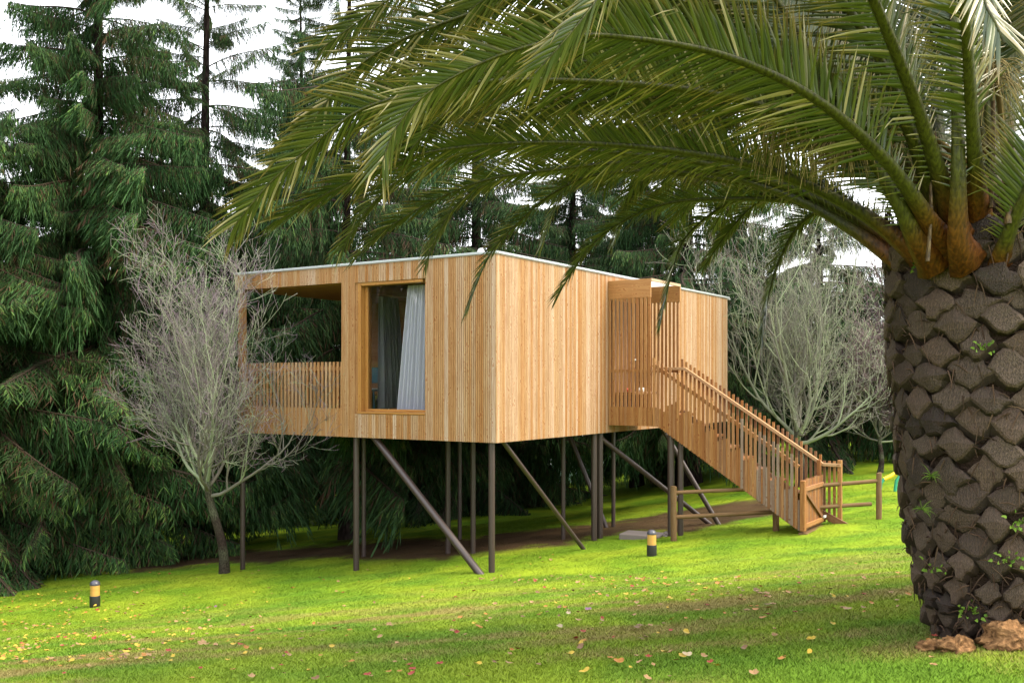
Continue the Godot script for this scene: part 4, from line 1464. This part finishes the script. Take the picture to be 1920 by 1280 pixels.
# ctrl: world points from the crown to the tip; roll turns the blade about its rib
func frond(palm: Node3D, ctrl: Array, roll: float, size: float, o := {}) -> void:
	var n := 60
	var local := []
	for p in ctrl:
		local.append(p - palm.position)
	var pts := curve_pts(local, n)
	var rad := PackedFloat32Array()
	var cols := PackedColorArray()
	# the stem grows out of the trunk's heart
	var heart := Vector3(0, local[0].y - 0.20, 0)
	local.push_front(local[0].lerp(heart, 0.22) + Vector3(0, -0.06, 0))
	pts = curve_pts(local, n)
	var wide: float = o.get("wide", 0.06)
	for k in n + 1:
		var u := float(k) / n
		rad.append(lerpf(wide, 0.0035, pow(u, 0.55)) * (1.0 + 1.15 * exp(-u * 15.0)))
		var g := Color(0.062, 0.074, 0.011)
		cols.append(Color(0.135, 0.050, 0.009).lerp(g, smoothstep(0.055, 0.14, u)))
	var up0: Vector3 = o.get("up", Vector3.UP)
	var rb := MB.new()
	rb.tube(pts, rad, 8, false, cols, 0.62, up0)
	var rib := part("frond", rb.mesh(mats["rachis"]), palm)
	var b := MB.new()
	var apart: bool = o.get("apart", false)
	var count: int = o.get("count", 215)
	var tipness: float = o.get("pale", 0.5)
	for k in count:
		for sg in [-1.0, 1.0]:
			var u: float = 0.115 + 0.88 * (k + (0.5 if sg > 0 else 0.0) + rng.randf_range(-0.2, 0.2)) / count
			u = clampf(u, 0.09, 0.995)
			var e := u * n
			var e0 := mini(int(e), n - 1)
			var p := pts[e0].lerp(pts[e0 + 1], e - e0)
			var tang := (pts[mini(e0 + 2, n)] - pts[maxi(e0 - 1, 0)]).normalized()
			var bi := tang.cross(up0)
			if bi.length() < 0.05:
				bi = tang.cross(Vector3(0, 0, 1))
			bi = bi.normalized()
			var nrm := bi.cross(tang).normalized()
			bi = bi.rotated(tang, roll)
			nrm = nrm.rotated(tang, roll)
			var spine := u < 0.20
			var ph := deg_to_rad(lerpf(66.0, 24.0, pow(u, 1.3)) + rng.randf_range(-5, 5))
			var ps := deg_to_rad(lerpf(34.0, 12.0, u) + (rng.randf_range(-26, 26) if rng.randf() < 0.4 else rng.randf_range(-9, 9)))
			var d: Vector3 = tang * cos(ph) + (bi * sg * cos(ps) + nrm * sin(ps)) * sin(ph)
			var l := size * (0.32 + 0.68 * sin(PI * pow(clampf((u - 0.05) / 0.95, 0, 1), 0.75) * 0.82 + 0.25)) * rng.randf_range(0.86, 1.1)
			var w := 0.0150 * (0.75 + 0.25 * size / 0.42)
			if spine:
				l = size * 0.42 * rng.randf_range(0.6, 1.1)
				w = 0.011
				if k % 2:
					continue
			var tint := Color(0.024, 0.044, 0.010).lerp(Color(0.095, 0.110, 0.019), rng.randf_range(0.0, 0.62))
			var tipc := tint.lerp(Color(0.27, 0.17, 0.05), rng.randf_range(0.1, 0.8))
			if rng.randf() < 0.16 * tipness - 0.03:
				tint = tint.lerp(Color(0.42, 0.34, 0.20), rng.randf_range(0.2, 0.7))
				tipc = Color(0.48, 0.40, 0.28)
			var single := apart and u > 0.58 and loose < 300
			loose += 1 if single else 0
			var at_b := MB.new() if single else b
			leaflet(at_b, p, d.normalized(), nrm, l, w, o.get("fall", 0.018) * rng.randf_range(0.4, 1.6), tint, tipc, rng.randf() < 0.035)
			if single:
				part("leaflet", at_b.mesh(mats["palm_leaf"]), rib)
	if b.v.size():
		stuff(part("leaflets", b.mesh(mats["palm_leaf"]), rib))

func traced(a: Array) -> Array:
	var out := []
	for q in a:
		out.append(at(q[0], q[1], q[2]))
	return out

func build_palm() -> void:
	palm_c.y = ground(palm_c.x, 6.0)
	var palm := thing("date_palm", Transform3D(Basis(), palm_c), "huge date palm with a scaly trunk and arching fronds on the right", "palm tree")
	var b := MB.new()
	var prof := []
	for k in 24:
		var y := -0.15 + 2.62 * k / 23.0
		prof.append(Vector2(trunk_r(maxf(y, 0.0)) - 0.045, y))
	for k in range(1, 9):
		prof.append(Vector2(0.55 * cos(PI / 2 * k / 8.0) + 0.001, 2.47 + 0.22 * sin(PI / 2 * k / 8.0)))
	b.lathe(prof, 48)
	for k in b.v.size():
		var q := b.v[k]
		b.v[k] += Vector3(q.x, 0, q.z).normalized() * 0.03 * noise_a.get_noise_3dv(q * 12.0)
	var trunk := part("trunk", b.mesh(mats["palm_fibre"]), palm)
	# leaf bases in two spirals
	var kinds := []
	for k in 14:
		kinds.append(scar_mesh(300 + k))
	var y := 0.02
	var row := 0
	while y < 2.40:
		var u := y / 2.40
		var n := 17
		var step := 0.138 - 0.03 * smoothstep(0.3, 0.0, u)
		for k in n:
			var az := TAU * (k + 0.5 * (row % 2) + rng.randf_range(-0.13, 0.13)) / n + row * 0.035
			var rr := trunk_r(y) - 0.03
			var nrm := Vector3(cos(az), 0, sin(az))
			var tang := Vector3(sin(az), 0, -cos(az))
			var w := TAU * rr / n * rng.randf_range(1.05, 1.5)
			var h := step * 2.0 * rng.randf_range(0.74, 1.02)
			var dep := rng.randf_range(0.06, 0.17)
			var bs := Basis(tang * w, Vector3.UP * h, nrm * dep) 
			bs = Basis(nrm, rng.randf_range(-0.16, 0.16)) * Basis(tang, rng.randf_range(-0.12, 0.25)) * bs
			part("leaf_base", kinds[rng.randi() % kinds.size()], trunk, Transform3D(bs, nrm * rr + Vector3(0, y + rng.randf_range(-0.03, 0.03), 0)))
		y += step
		row += 1
	# loose dark fibres between the leaf bases and round the crown's foot
	b = MB.new()
	for k in 2600:
		var az := rng.randf() * TAU
		var yy := rng.randf_range(0.05, 2.75) if k % 3 else rng.randf_range(2.25, 2.62)
		var rr := trunk_r(minf(yy, 2.4)) + rng.randf_range(-0.02, 0.03)
		var p := Vector3(cos(az) * rr, yy, sin(az) * rr)
		var d := Vector3(rng.randf_range(-1, 1), rng.randf_range(-1, 0.6), rng.randf_range(-1, 1)).normalized()
		b.col = Color(0.055, 0.034, 0.022) * rng.randf_range(0.5, 1.8)
		d = (d - Vector3(cos(az), 0, sin(az)) * d.dot(Vector3(cos(az), 0, sin(az))) * 0.9).normalized()
		var l := rng.randf_range(0.04, 0.12)
		b.tube(PackedVector3Array([p, p + d * l * 0.5, p + d * l + Vector3(0, -0.02, 0)]), PackedFloat32Array([0.0045, 0.004, 0.0015]), 3)
	stuff(part("fibre", b.mesh(mats["twigs"]), palm))
	# traced fronds: x, y, distance from crown to tip
	var list := [
		[[[1690, 497, 6.0], [1600, 432, 6.25], [1480, 368, 6.6], [1330, 322, 7.0], [1180, 306, 7.3], [1060, 316, 7.5], [928, 334, 7.6], [850, 360, 7.6], [772, 399, 7.55], [713, 438, 7.5], [668, 482, 7.4]], 0.5, 0.36, {"pale": 0.95}],
		[[[1715, 475, 5.8], [1620, 402, 5.85], [1500, 342, 5.9], [1380, 303, 5.9], [1200, 276, 6.0], [1000, 268, 6.0], [830, 281, 6.0], [733, 308, 5.95], [635, 352, 5.9], [522, 412, 5.8]], 0.45, 0.40, {"pale": 0.95}],
		[[[1700, 475, 6.0], [1560, 385, 6.4], [1350, 312, 6.8], [1100, 282, 7.0], [940, 280, 7.0], [830, 300, 7.0], [752, 335, 7.0], [693, 388, 6.95], [638, 472, 6.9]], 0.6, 0.38, {"pale": 0.85}],
		[[[1740, 440, 5.6], [1640, 330, 5.6], [1480, 222, 5.4], [1300, 170, 5.2], [1000, 150, 5.0], [830, 165, 5.0], [693, 199, 5.0], [623, 242, 5.0], [557, 297, 5.0], [498, 352, 5.0], [436, 428, 5.0]], 0.75, 0.42, {"pale": 1.05}],
		[[[1752, 430, 5.45], [1660, 300, 5.2], [1520, 180, 4.9], [1350, 102, 4.7], [1150, 68, 4.5], [1060, 72, 4.45], [967, 94, 4.4], [889, 125, 4.4], [811, 168, 4.4], [764, 211, 4.4], [733, 258, 4.4], [716, 312, 4.4]], 0.85, 0.40, {"pale": 1.0, "apart": true}],
		[[[1760, 430, 5.7], [1690, 290, 5.8], [1560, 130, 5.8], [1350, 10, 5.7], [1150, -40, 5.6], [980, -5, 5.5], [846, 38, 5.45], [733, 84, 5.4], [662, 133, 5.4], [615, 188, 5.4], [556, 266, 5.4]], 0.8, 0.42, {"pale": 0.95}],
		[[[1770, 420, 5.9], [1700, 200, 6.0], [1560, 0, 6.0], [1350, -120, 6.0], [1100, -150, 6.0], [900, -90, 6.0], [760, -20, 6.0], [680, 35, 6.0], [598, 95, 6.0]], 0.8, 0.42, {"pale": 0.85}],
		[[[1790, 420, 5.5], [1700, 150, 5.0], [1560, -150, 4.4], [1400, -280, 3.9], [1250, -200, 3.6], [1160, -60, 3.5], [1080, 50, 3.45], [1003, 138, 3.45]], 0.9, 0.34, {"pale": 1.0, "apart": true}],
		[[[1690, 480, 6.2], [1550, 392, 6.8], [1400, 345, 7.4], [1200, 318, 8.0], [1080, 315, 8.3], [955, 332, 8.4], [869, 372, 8.4], [822, 437, 8.4], [796, 502, 8.4]], 0.5, 0.34, {"pale": 0.85}],
		[[[1700, 490, 6.2], [1600, 411, 6.7], [1450, 350, 7.3], [1300, 325, 7.7], [1130, 326, 8.0], [1040, 361, 8.0], [980, 410, 8.0], [930, 461, 8.0], [900, 516, 7.95], [876, 584, 7.9]], 0.4, 0.34, {"pale": 0.95}],
		[[[1700, 490, 6.3], [1620, 421, 6.8], [1500, 380, 7.3], [1370, 373, 7.7], [1250, 382, 8.0], [1160, 420, 8.0], [1100, 471, 8.0], [1043, 558, 8.0]], 0.4, 0.30, {"pale": 0.35}],
		[[[1720, 480, 6.4], [1600, 401, 7.2], [1470, 365, 8.0], [1370, 380, 8.4], [1290, 440, 8.5], [1260, 510, 8.5], [1237, 612, 8.5]], 0.4, 0.28, {"pale": 0.6}],
		[[[1720, 480, 6.5], [1620, 411, 7.3], [1520, 370, 8.0], [1430, 376, 8.5], [1370, 430, 8.7], [1318, 504, 8.8]], 0.5, 0.26, {"pale": 0.35}],
		[[[1720, 490, 6.4], [1640, 431, 7.0], [1570, 396, 7.4], [1510, 411, 7.6], [1465, 480, 7.65], [1440, 560, 7.65], [1427, 652, 7.6]], 0.5, 0.24, {"pale": 0.15}],
		[[[1710, 470, 6.5], [1500, 340, 7.6], [1330, 300, 8.6], [1230, 320, 9.0], [1180, 380, 9.2], [1148, 462, 9.2]], 0.5, 0.28, {"pale": 0.35}],
		[[[1710, 470, 6.5], [1480, 330, 7.6], [1280, 290, 8.6], [1140, 305, 9.2], [1060, 350, 9.4], [1012, 470, 9.4]], 0.5, 0.28, {"pale": 0.35}],
		[[[1735, 455, 5.7], [1660, 350, 5.5], [1560, 240, 5.4], [1440, 142, 5.3], [1330, 90, 5.2], [1200, 60, 5.2], [1050, 60, 5.2], [940, 110, 5.2], [860, 190, 5.2]], 0.5, 0.42, {"pale": 0.35}],
		[[[1750, 440, 5.9], [1660, 300, 6.2], [1520, 170, 6.4], [1330, 110, 6.6], [1120, 110, 6.7], [950, 150, 6.7], [830, 210, 6.7], [740, 280, 6.7], [670, 350, 6.7]], 0.6, 0.42, {"pale": 0.35}],
		[[[1770, 430, 5.9], [1690, 240, 6.2], [1560, 60, 6.4], [1380, -40, 6.6], [1180, -60, 6.7], [1000, -20, 6.7], [860, 60, 6.7], [760, 150, 6.7], [690, 240, 6.7]], 0.6, 0.44, {"pale": 0.35}],
		[[[1745, 450, 6.2], [1640, 330, 6.6], [1500, 240, 7.0], [1320, 190, 7.3], [1120, 190, 7.5], [960, 225, 7.6], [840, 280, 7.6]], 0.6, 0.42, {"pale": 0.35}],
		[[[1760, 440, 6.1], [1680, 280, 6.6], [1560, 140, 7.0], [1400, 60, 7.3], [1220, 30, 7.4], [1040, 60, 7.5], [900, 120, 7.5]], 0.4, 0.44, {"pale": 0.2}],
		[[[1765, 430, 5.6], [1710, 260, 5.3], [1620, 60, 5.1], [1480, -90, 5.0], [1300, -140, 4.9], [1120, -110, 4.8], [980, -50, 4.8], [880, 20, 4.8]], 0.7, 0.42, {"pale": 0.95}],
		[[[1760, 425, 6.0], [1690, 230, 6.1], [1570, 40, 6.2], [1400, -70, 6.3], [1200, -100, 6.3], [1020, -70, 6.3], [900, -10, 6.3], [800, 70, 6.3], [720, 165, 6.3]], 0.7, 0.44, {"pale": 0.85}],
		[[[1750, 440, 5.8], [1655, 310, 5.9], [1500, 190, 5.9], [1310, 130, 5.9], [1120, 115, 5.9], [960, 140, 5.9], [850, 200, 5.9], [770, 280, 5.9]], 0.7, 0.42, {"pale": 0.35}],
		[[[1745, 445, 6.4], [1640, 310, 7.0], [1490, 200, 7.6], [1320, 140, 8.0], [1150, 130, 8.2], [1000, 160, 8.3], [880, 220, 8.3]], 0.5, 0.44, {"pale": 0.2}],
		[[[1770, 430, 6.3], [1710, 260, 6.9], [1610, 90, 7.4], [1470, -10, 7.8], [1300, -50, 8.0], [1120, -20, 8.1], [980, 60, 8.1]], 0.4, 0.46, {"pale": 0.2}],
		[[[1760, 440, 6.4], [1690, 310, 7.2], [1590, 200, 7.9], [1460, 130, 8.5], [1320, 120, 8.8], [1200, 160, 9.0], [1110, 240, 9.0]], 0.3, 0.46, {"pale": 0.2}],
		# towards the lens: the stem in the middle and its neighbours
		[[[1798, 448, 5.38], [1797, 330, 5.25], [1795, 200, 5.2], [1790, 40, 5.2], [1780, -150, 5.1], [1760, -330, 4.7], [1730, -420, 4.0], [1700, -420, 3.3]], 0.0, 0.42, {"pale": 0.15, "wide": 0.058, "up": Vector3(0, 0.3, -1)}],
		[[[1880, 470, 5.42], [1925, 360, 5.2], [1975, 250, 5.1], [2060, 100, 5.0], [2200, 0, 4.8], [2350, -20, 4.6]], 0.0, 0.40, {"pale": 0.15, "wide": 0.058, "up": Vector3(0, 0.5, -1)}],
		[[[1722, 455, 5.5], [1680, 370, 5.4], [1620, 270, 5.4], [1540, 130, 5.4], [1440, -20, 5.4], [1300, -150, 5.3], [1130, -200, 5.2]], 0.3, 0.42, {"pale": 0.15, "wide": 0.058, "up": Vector3(0.2, 0.5, -1)}],
		[[[1768, 400, 5.6], [1760, 250, 5.7], [1745, 100, 5.8], [1720, -100, 5.8], [1680, -300, 5.7], [1600, -450, 5.4]], 0.0, 0.42, {"pale": 0.15, "up": Vector3(0, 0.3, -1)}],
		[[[1860, 380, 5.7], [1868, 260, 5.8], [1890, 60, 5.9], [1930, -150, 5.9], [1990, -300, 5.7]], 0.0, 0.42, {"pale": 0.2, "up": Vector3(0, 0.3, -1)}],
		[[[1835, 400, 5.5], [1815, 100, 4.8], [1795, -250, 4.0], [1800, -310, 3.5], [1828, -130, 3.1], [1846, 0, 2.95], [1868, 45, 2.9], [1882, 80, 2.9]], 0.0, 0.30, {"pale": 1.6, "up": Vector3(0, 0.2, -1)}],
	]
	for f in list:
		frond(palm, traced(f[0]), f[1], f[2], f[3])
	# the rest of the crown: away, to the right and upward
	var core := palm_c + Vector3(0, 2.42, 0)
	for k in 170:
		var az := TAU * fmod(k * 0.381966 + 0.07, 1.0)
		var el := deg_to_rad(lerpf(12.0, 86.0, fmod(k * 0.618 + 0.1, 1.0)))
		var dir := Vector3(cos(az), 0, sin(az))
		# keep the view: towards the lens only steep ones
		if dir.z > 0.1 and el < deg_to_rad(70.0):
			continue
		if dir.x < -0.3 and dir.z > -0.5 and el < deg_to_rad(30.0):
			continue
		if dir.x < 0.25 and el < deg_to_rad(46.0):
			continue
		var l := rng.randf_range(3.4, 4.3)
		var p := core + dir * 0.42 * cos(el) + Vector3(0, 0.24 * sin(el) + 0.06 * rng.randf(), 0)
		var d := dir * cos(el) + Vector3(0, sin(el), 0)
		var ctrl := [p]
		for q in 9:
			d = (d + Vector3(0, -0.11 - 0.018 * q, 0) * (0.6 if dir.z > 0.15 else 1.0)).normalized()
			p += d * l / 9
			ctrl.append(p)
		frond(palm, ctrl, rng.randf_range(-0.4, 0.4), 0.42, {"pale": 0.155, "count": 125})
	# old fruit stalks: tan threads hanging among the stems
	var spots := [[at(1470, 205, 5.6), 190, 0.42], [at(1600, 230, 5.5), 150, 0.34], [at(1560, 255, 5.4), 110, 0.30], [at(1860, 110, 5.4), 90, 0.3]]
	for f in spots:
		b = MB.new()
		var c: Vector3 = f[0] - palm_c
		var hub := Vector3(-0.1, 2.6, 0.35)
		b.col = Color(0.14, 0.10, 0.035)
		b.tube(PackedVector3Array([hub, hub.lerp(c, 0.5) + Vector3(0, 0.12, 0), c]), PackedFloat32Array([0.02, 0.015, 0.01]), 6)
		for k in f[1]:
			var d := Vector3(rng.randf_range(-1, 0.8), rng.randf_range(-0.4, 0.8), rng.randf_range(-0.8, 0.8)).normalized()
			var l: float = f[2] * rng.randf_range(0.5, 1.15)
			var q := c + (hub - c).normalized() * rng.randf() * 0.15
			var pts := PackedVector3Array([q])
			var rad := PackedFloat32Array([0.0028])
			for e in 6:
				d = (d + Vector3(0, -0.42, 0)).normalized()
				q += d * l / 6
				pts.append(q); rad.append(0.0026)
			b.col = Color(0.16, 0.125, 0.05) * rng.randf_range(0.6, 1.5)
			b.tube(pts, rad, 3)
		stuff(part("fruit_stalk", b.mesh(mats["twigs"]), palm))
	# dry cut stubs standing among the stems
	for f in [[1862, 300, 190, 5.45, 0.022], [1752, 310, 250, 5.5, 0.02], [1895, 330, 260, 5.3, 0.03], [1745, 400, 330, 5.4, 0.018]]:
		b = MB.new()
		b.col = Color(0.17, 0.115, 0.06)
		var p0 := at(f[0] - 6, f[1] + 90, f[3]) - palm_c
		var p1 := at(f[0], f[2], f[3]) - palm_c
		b.tube(PackedVector3Array([p0, p0.lerp(p1, 0.5) + Vector3(0.01, 0, 0), p1]), PackedFloat32Array([f[4] * 1.2, f[4], f[4] * 0.9]), 8, true, PackedColorArray(), 0.4)
		part("dry_stub", b.mesh(mats["rachis"]), palm)
	# seedlings and grass rooted in the trunk
	for f in [[1722, 505, "green seedling on the palm trunk just under the crown"], [1838, 658, "tiny green seedling halfway up the palm trunk"], [1745, 892, "grass tuft on the palm trunk at fence height"], [1728, 955, "grass tuft low on the left side of the palm trunk"], [1750, 1070, "clover like plant near the left foot of the palm"], [1885, 1055, "leafy green plant low on the right of the palm trunk"], [1815, 1150, "clover like plant between the stones and the palm foot"], [1905, 985, "bright green moss plant at the right edge of the palm trunk"]]:
		var gp := at(f[0], f[1], 5.6)
		var rel := gp - palm_c
		# out to the surface of the trunk, along the line from the lens
		var d := 5.0
		while d < 6.2:
			gp = at(f[0], f[1], d)
			rel = gp - palm_c
			if Vector2(rel.x, rel.z).length() < trunk_r(clampf(rel.y, 0, 2.4)) + 0.05:
				break
			d += 0.01
		var o := Node3D.new()
		o.position = gp
		put(o, "trunk_plant")
		tag(o, f[2], "plant", "small plants growing on the palm trunk")
		b = MB.new()
		var grassy: bool = "grass" in f[2]
		for k in (22 if grassy else 18):
			var dir := Vector3(rng.randf_range(-1, 1), rng.randf_range(-0.2, 1), rng.randf_range(-0.2, 1)).normalized()
			b.col = Color(0.06, 0.12, 0.012).lerp(Color(0.11, 0.18, 0.02), rng.randf())
			if grassy:
				leaflet(b, Vector3.ZERO, dir, Vector3(0.1, 0.3, 1).normalized(), rng.randf_range(0.05, 0.10), 0.004, 0.12, b.col, b.col, false)
			else:
				var p := dir * rng.randf_range(0.01, 0.075) + Vector3(rng.randf_range(-0.03, 0.03), 0, 0)
				leaflet(b, p, dir, Vector3(dir.y, 0.4, 1).normalized(), rng.randf_range(0.018, 0.035), 0.02, 0.1, b.col, b.col, false)
		part("leaves", b.mesh(mats["grassy"]), o)

# ---------------------------------------------------------------- grass
func build_grass() -> void:
	var r := RandomNumberGenerator.new()
	r.seed = 77
	var kinds := []
	for k in 4:
		var b := MB.new()
		for q in 150:
			var rr := 0.19 * sqrt(r.randf())
			var az := r.randf() * TAU
			var p := Vector3(cos(az) * rr, -0.004, sin(az) * rr)
			var lean := Vector3(r.randf_range(-0.8, 0.8), 1, r.randf_range(-0.8, 0.8)).normalized()
			var h := r.randf_range(0.010, 0.030)
			var s := lean.cross(Vector3(r.randf_range(-1, 1), 0, r.randf_range(-1, 1))).normalized() * r.randf_range(0.0013, 0.0022)
			var g := r.randf_range(0.72, 1.3)
			b.col = Color(g, g, g) if r.randf() > 0.08 else Color(1.5, 1.1, 1.8)
			b.tri(p - s, p + lean * h + Vector3(lean.x, 0, lean.z) * h * 0.5, p + s)
		for e in b.n.size():
			b.n[e] = (b.n[e] * 0.3 + Vector3.UP).normalized()
		kinds.append(b.mesh(mats["grassy"]))
	var where := [[], [], [], []]
	var cols := [[], [], [], []]
	var n := 0
	while n < 30000:
		var d := 4.4 + 19.6 * pow(r.randf(), 1.35)
		var x := r.randf_range(-0.56, 0.56) * d
		n += 1
		var sl := soil(x, d)
		if r.randf() < sl * 0.93:
			continue
		var k := r.randi() % 4
		var p := on_ground(x, d)
		var nx := (ground(x + 0.1, d) - ground(x - 0.1, d)) / 0.2
		var nd := (ground(x, d + 0.1) - ground(x, d - 0.1)) / 0.2
		var up := Vector3(-nx, 1, nd).normalized()
		var bx0 := Vector3(cos(r.randf() * TAU), 0, sin(r.randf() * TAU))
		bx0 = (bx0 - up * bx0.dot(up)).normalized()
		var bs := Basis(bx0, up, bx0.cross(up)).scaled_local(Vector3(1, r.randf_range(0.7, 1.2), 1))
		where[k].append(Transform3D(bs, p))
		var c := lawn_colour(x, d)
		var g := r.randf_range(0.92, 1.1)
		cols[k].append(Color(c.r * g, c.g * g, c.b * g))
	for k in 4:
		var o := many("lawn_grass", kinds[k], where[k], cols[k])
		stuff(o)
		tag(o, "short mown grass of the lawn", "grass")

# ---------------------------------------------------------------- fallen leaves
func leaf_mesh(sd: int) -> ArrayMesh:
	var r := RandomNumberGenerator.new()
	r.seed = sd
	var b := MB.new()
	# five lobed or plain oval, cupped
	var n := 18
	var rim := []
	var lobed := sd % 3 != 0
	var cup := r.randf_range(0.15, 0.6)
	var twist := r.randf_range(-0.5, 0.5)
	for k in n:
		var w := TAU * k / n
		var rr := 1.0
		if lobed:
			rr = 0.62 + 0.38 * absf(cos(w * 2.5)) * (0.7 + 0.3 * cos(w))
		else:
			rr = 0.5 + 0.5 * absf(cos(w))
		var q := Vector2(cos(w), sin(w)) * rr * 0.5
		rim.append(Vector3(q.x, q.length_squared() * cup * 1.6 + q.x * q.y * twist + 0.03, q.y))
	for k in n:
		b.col = Color(1, 1, 1) * r.randf_range(0.85, 1.1)
		b.tri(Vector3(0, 0.02, 0), rim[k], rim[(k + 1) % n])
	b.col = Color(0.7, 0.6, 0.5)
	b.tube(PackedVector3Array([Vector3(-0.3, 0.03, 0), Vector3(-0.55, 0.05, 0.03), Vector3(-0.8, 0.10, 0.02)]), PackedFloat32Array([0.012, 0.012, 0.012]), 3)
	return b.mesh(mats["litter"])

func build_leaves() -> void:
	var r := RandomNumberGenerator.new()
	r.seed = 55
	var tones := {"orange": [0.30, 0.13, 0.025], "red": [0.22, 0.035, 0.02], "yellow": [0.38, 0.26, 0.03], "tan": [0.27, 0.16, 0.07], "pale": [0.36, 0.28, 0.17], "brown": [0.15, 0.08, 0.035], "purple": [0.18, 0.09, 0.14]}
	var tm := {}
	for k in tones:
		var m := mat("leaf_" + k, lin(tones[k][0], tones[k][1], tones[k][2]), 0.6, 0.35)
		m.vertex_color_use_as_albedo = true
		m.backlight_enabled = true
		m.backlight = Color(0.2, 0.2, 0.2)
		tm[k] = m
	var shapes := []
	for k in 6:
		shapes.append(leaf_mesh(400 + k))
	# single leaves that stand out in the picture
	var lone := [[857, 1190, "red", 0.056, "dark red pointed leaf on the lawn below the corner stilt"], [1103, 1146, "purple", 0.063, "purple grey curled leaf on the middle of the lawn"], [1160, 1245, "orange", 0.066, "orange leaf low on the lawn below the right lamp"], [1287, 1186, "yellow", 0.060, "pale yellow blade of a leaf right of the purple leaf"], [1288, 1232, "pale", 0.060, "pale curled leaf low on the lawn, right of the orange one"], [1066, 1155, "pale", 0.053, "whitish leaf just left of the purple leaf"], [380, 1215, "tan", 0.093, "large curled tan leaf on the lower left lawn"], [177, 1204, "red", 0.066, "red brown leaf below the left bollard lamp"], [183, 1147, "red", 0.073, "pinkish red leaf lying against the foot of the left lamp"], [404, 1141, "purple", 0.053, "pink leaf standing alone right of the left lamp"], [997, 1133, "tan", 0.056, "round beige leaf on the lawn below the middle stilts"], [1050, 1180, "pale", 0.060, "white leaf below the purple leaf on the lawn"]]
	for f in lone:
		var o := part("fallen_leaf", shapes[r.randi() % 6], null, Transform3D(Basis(Vector3.UP, r.randf() * TAU).rotated(Vector3(1, 0, 0), 0.35).scaled(Vector3.ONE * f[3]), foot(f[0], f[1]) + Vector3(0, 0.03, 0)))
		o.material_override = tm[f[2]]
		tag(o, f[4], "leaf", "single fallen leaves on the lawn")
	var names: Array = tones.keys()
	var where := {}
	for k in names:
		where[k] = []
	var made := 0
	var n := 0
	while n < 1500:
		var px := r.randf_range(-20, 1760)
		var py := r.randf_range(1040, 1280)
		if n % 5 < 2:
			px = absf(r.randfn(0, 230))
			py = r.randf_range(1110, 1250)
		elif n % 5 == 2:
			px = r.randfn(1180, 190); py = 1085 + absf(r.randfn(0, 40))
		n += 1
		var p := foot(px, py)
		if noise_a.get_noise_2d(p.x * 3.0, p.z * 3.0) < r.randf_range(-0.5, 0.25):
			continue
		var d := -p.z
		if soil(p.x, d) > 0.4:
			continue
		var k: String = names[[0, 0, 1, 2, 3, 3, 3, 2, 5, 5, 0, 3][r.randi() % 12]]
		if n % 5 == 2 and r.randf() < 0.5:
			k = "yellow"
		var size := r.randf_range(0.032, 0.068)
		var x := Transform3D(Basis(Vector3.UP, r.randf() * TAU).rotated(Vector3(r.randf_range(-1, 1), 0, r.randf_range(-1, 1)).normalized(), r.randf_range(0, 0.45)).scaled(Vector3(size, size, size)), p + Vector3(0, 0.028, 0))
		if made < 280 and size > 0.04 and px > 0 and py < 1275 and px < 1700:
			var zone := "round the left bollard lamp" if px < 420 else ("on the lawn below the balcony" if px < 760 else ("on the middle of the lawn" if px < 1080 else ("below the right bollard lamp" if px < 1400 else "left of the palm foot")))
			var o := part("fallen_leaf", shapes[r.randi() % 6], null, x)
			o.material_override = tm[k]
			tag(o, "%s fallen leaf lying %s" % [k, zone], "leaf", "%s leaves %s" % [k, zone])
			made += 1
		else:
			where[k].append(x)
	for k in names:
		if where[k].size():
			var o := many("leaf_litter", shapes[names.find(k) % 6], where[k], [])
			o.material_override = tm[k]
			stuff(o)
			tag(o, "scattered small %s leaf litter over the lawn" % k, "leaf litter")
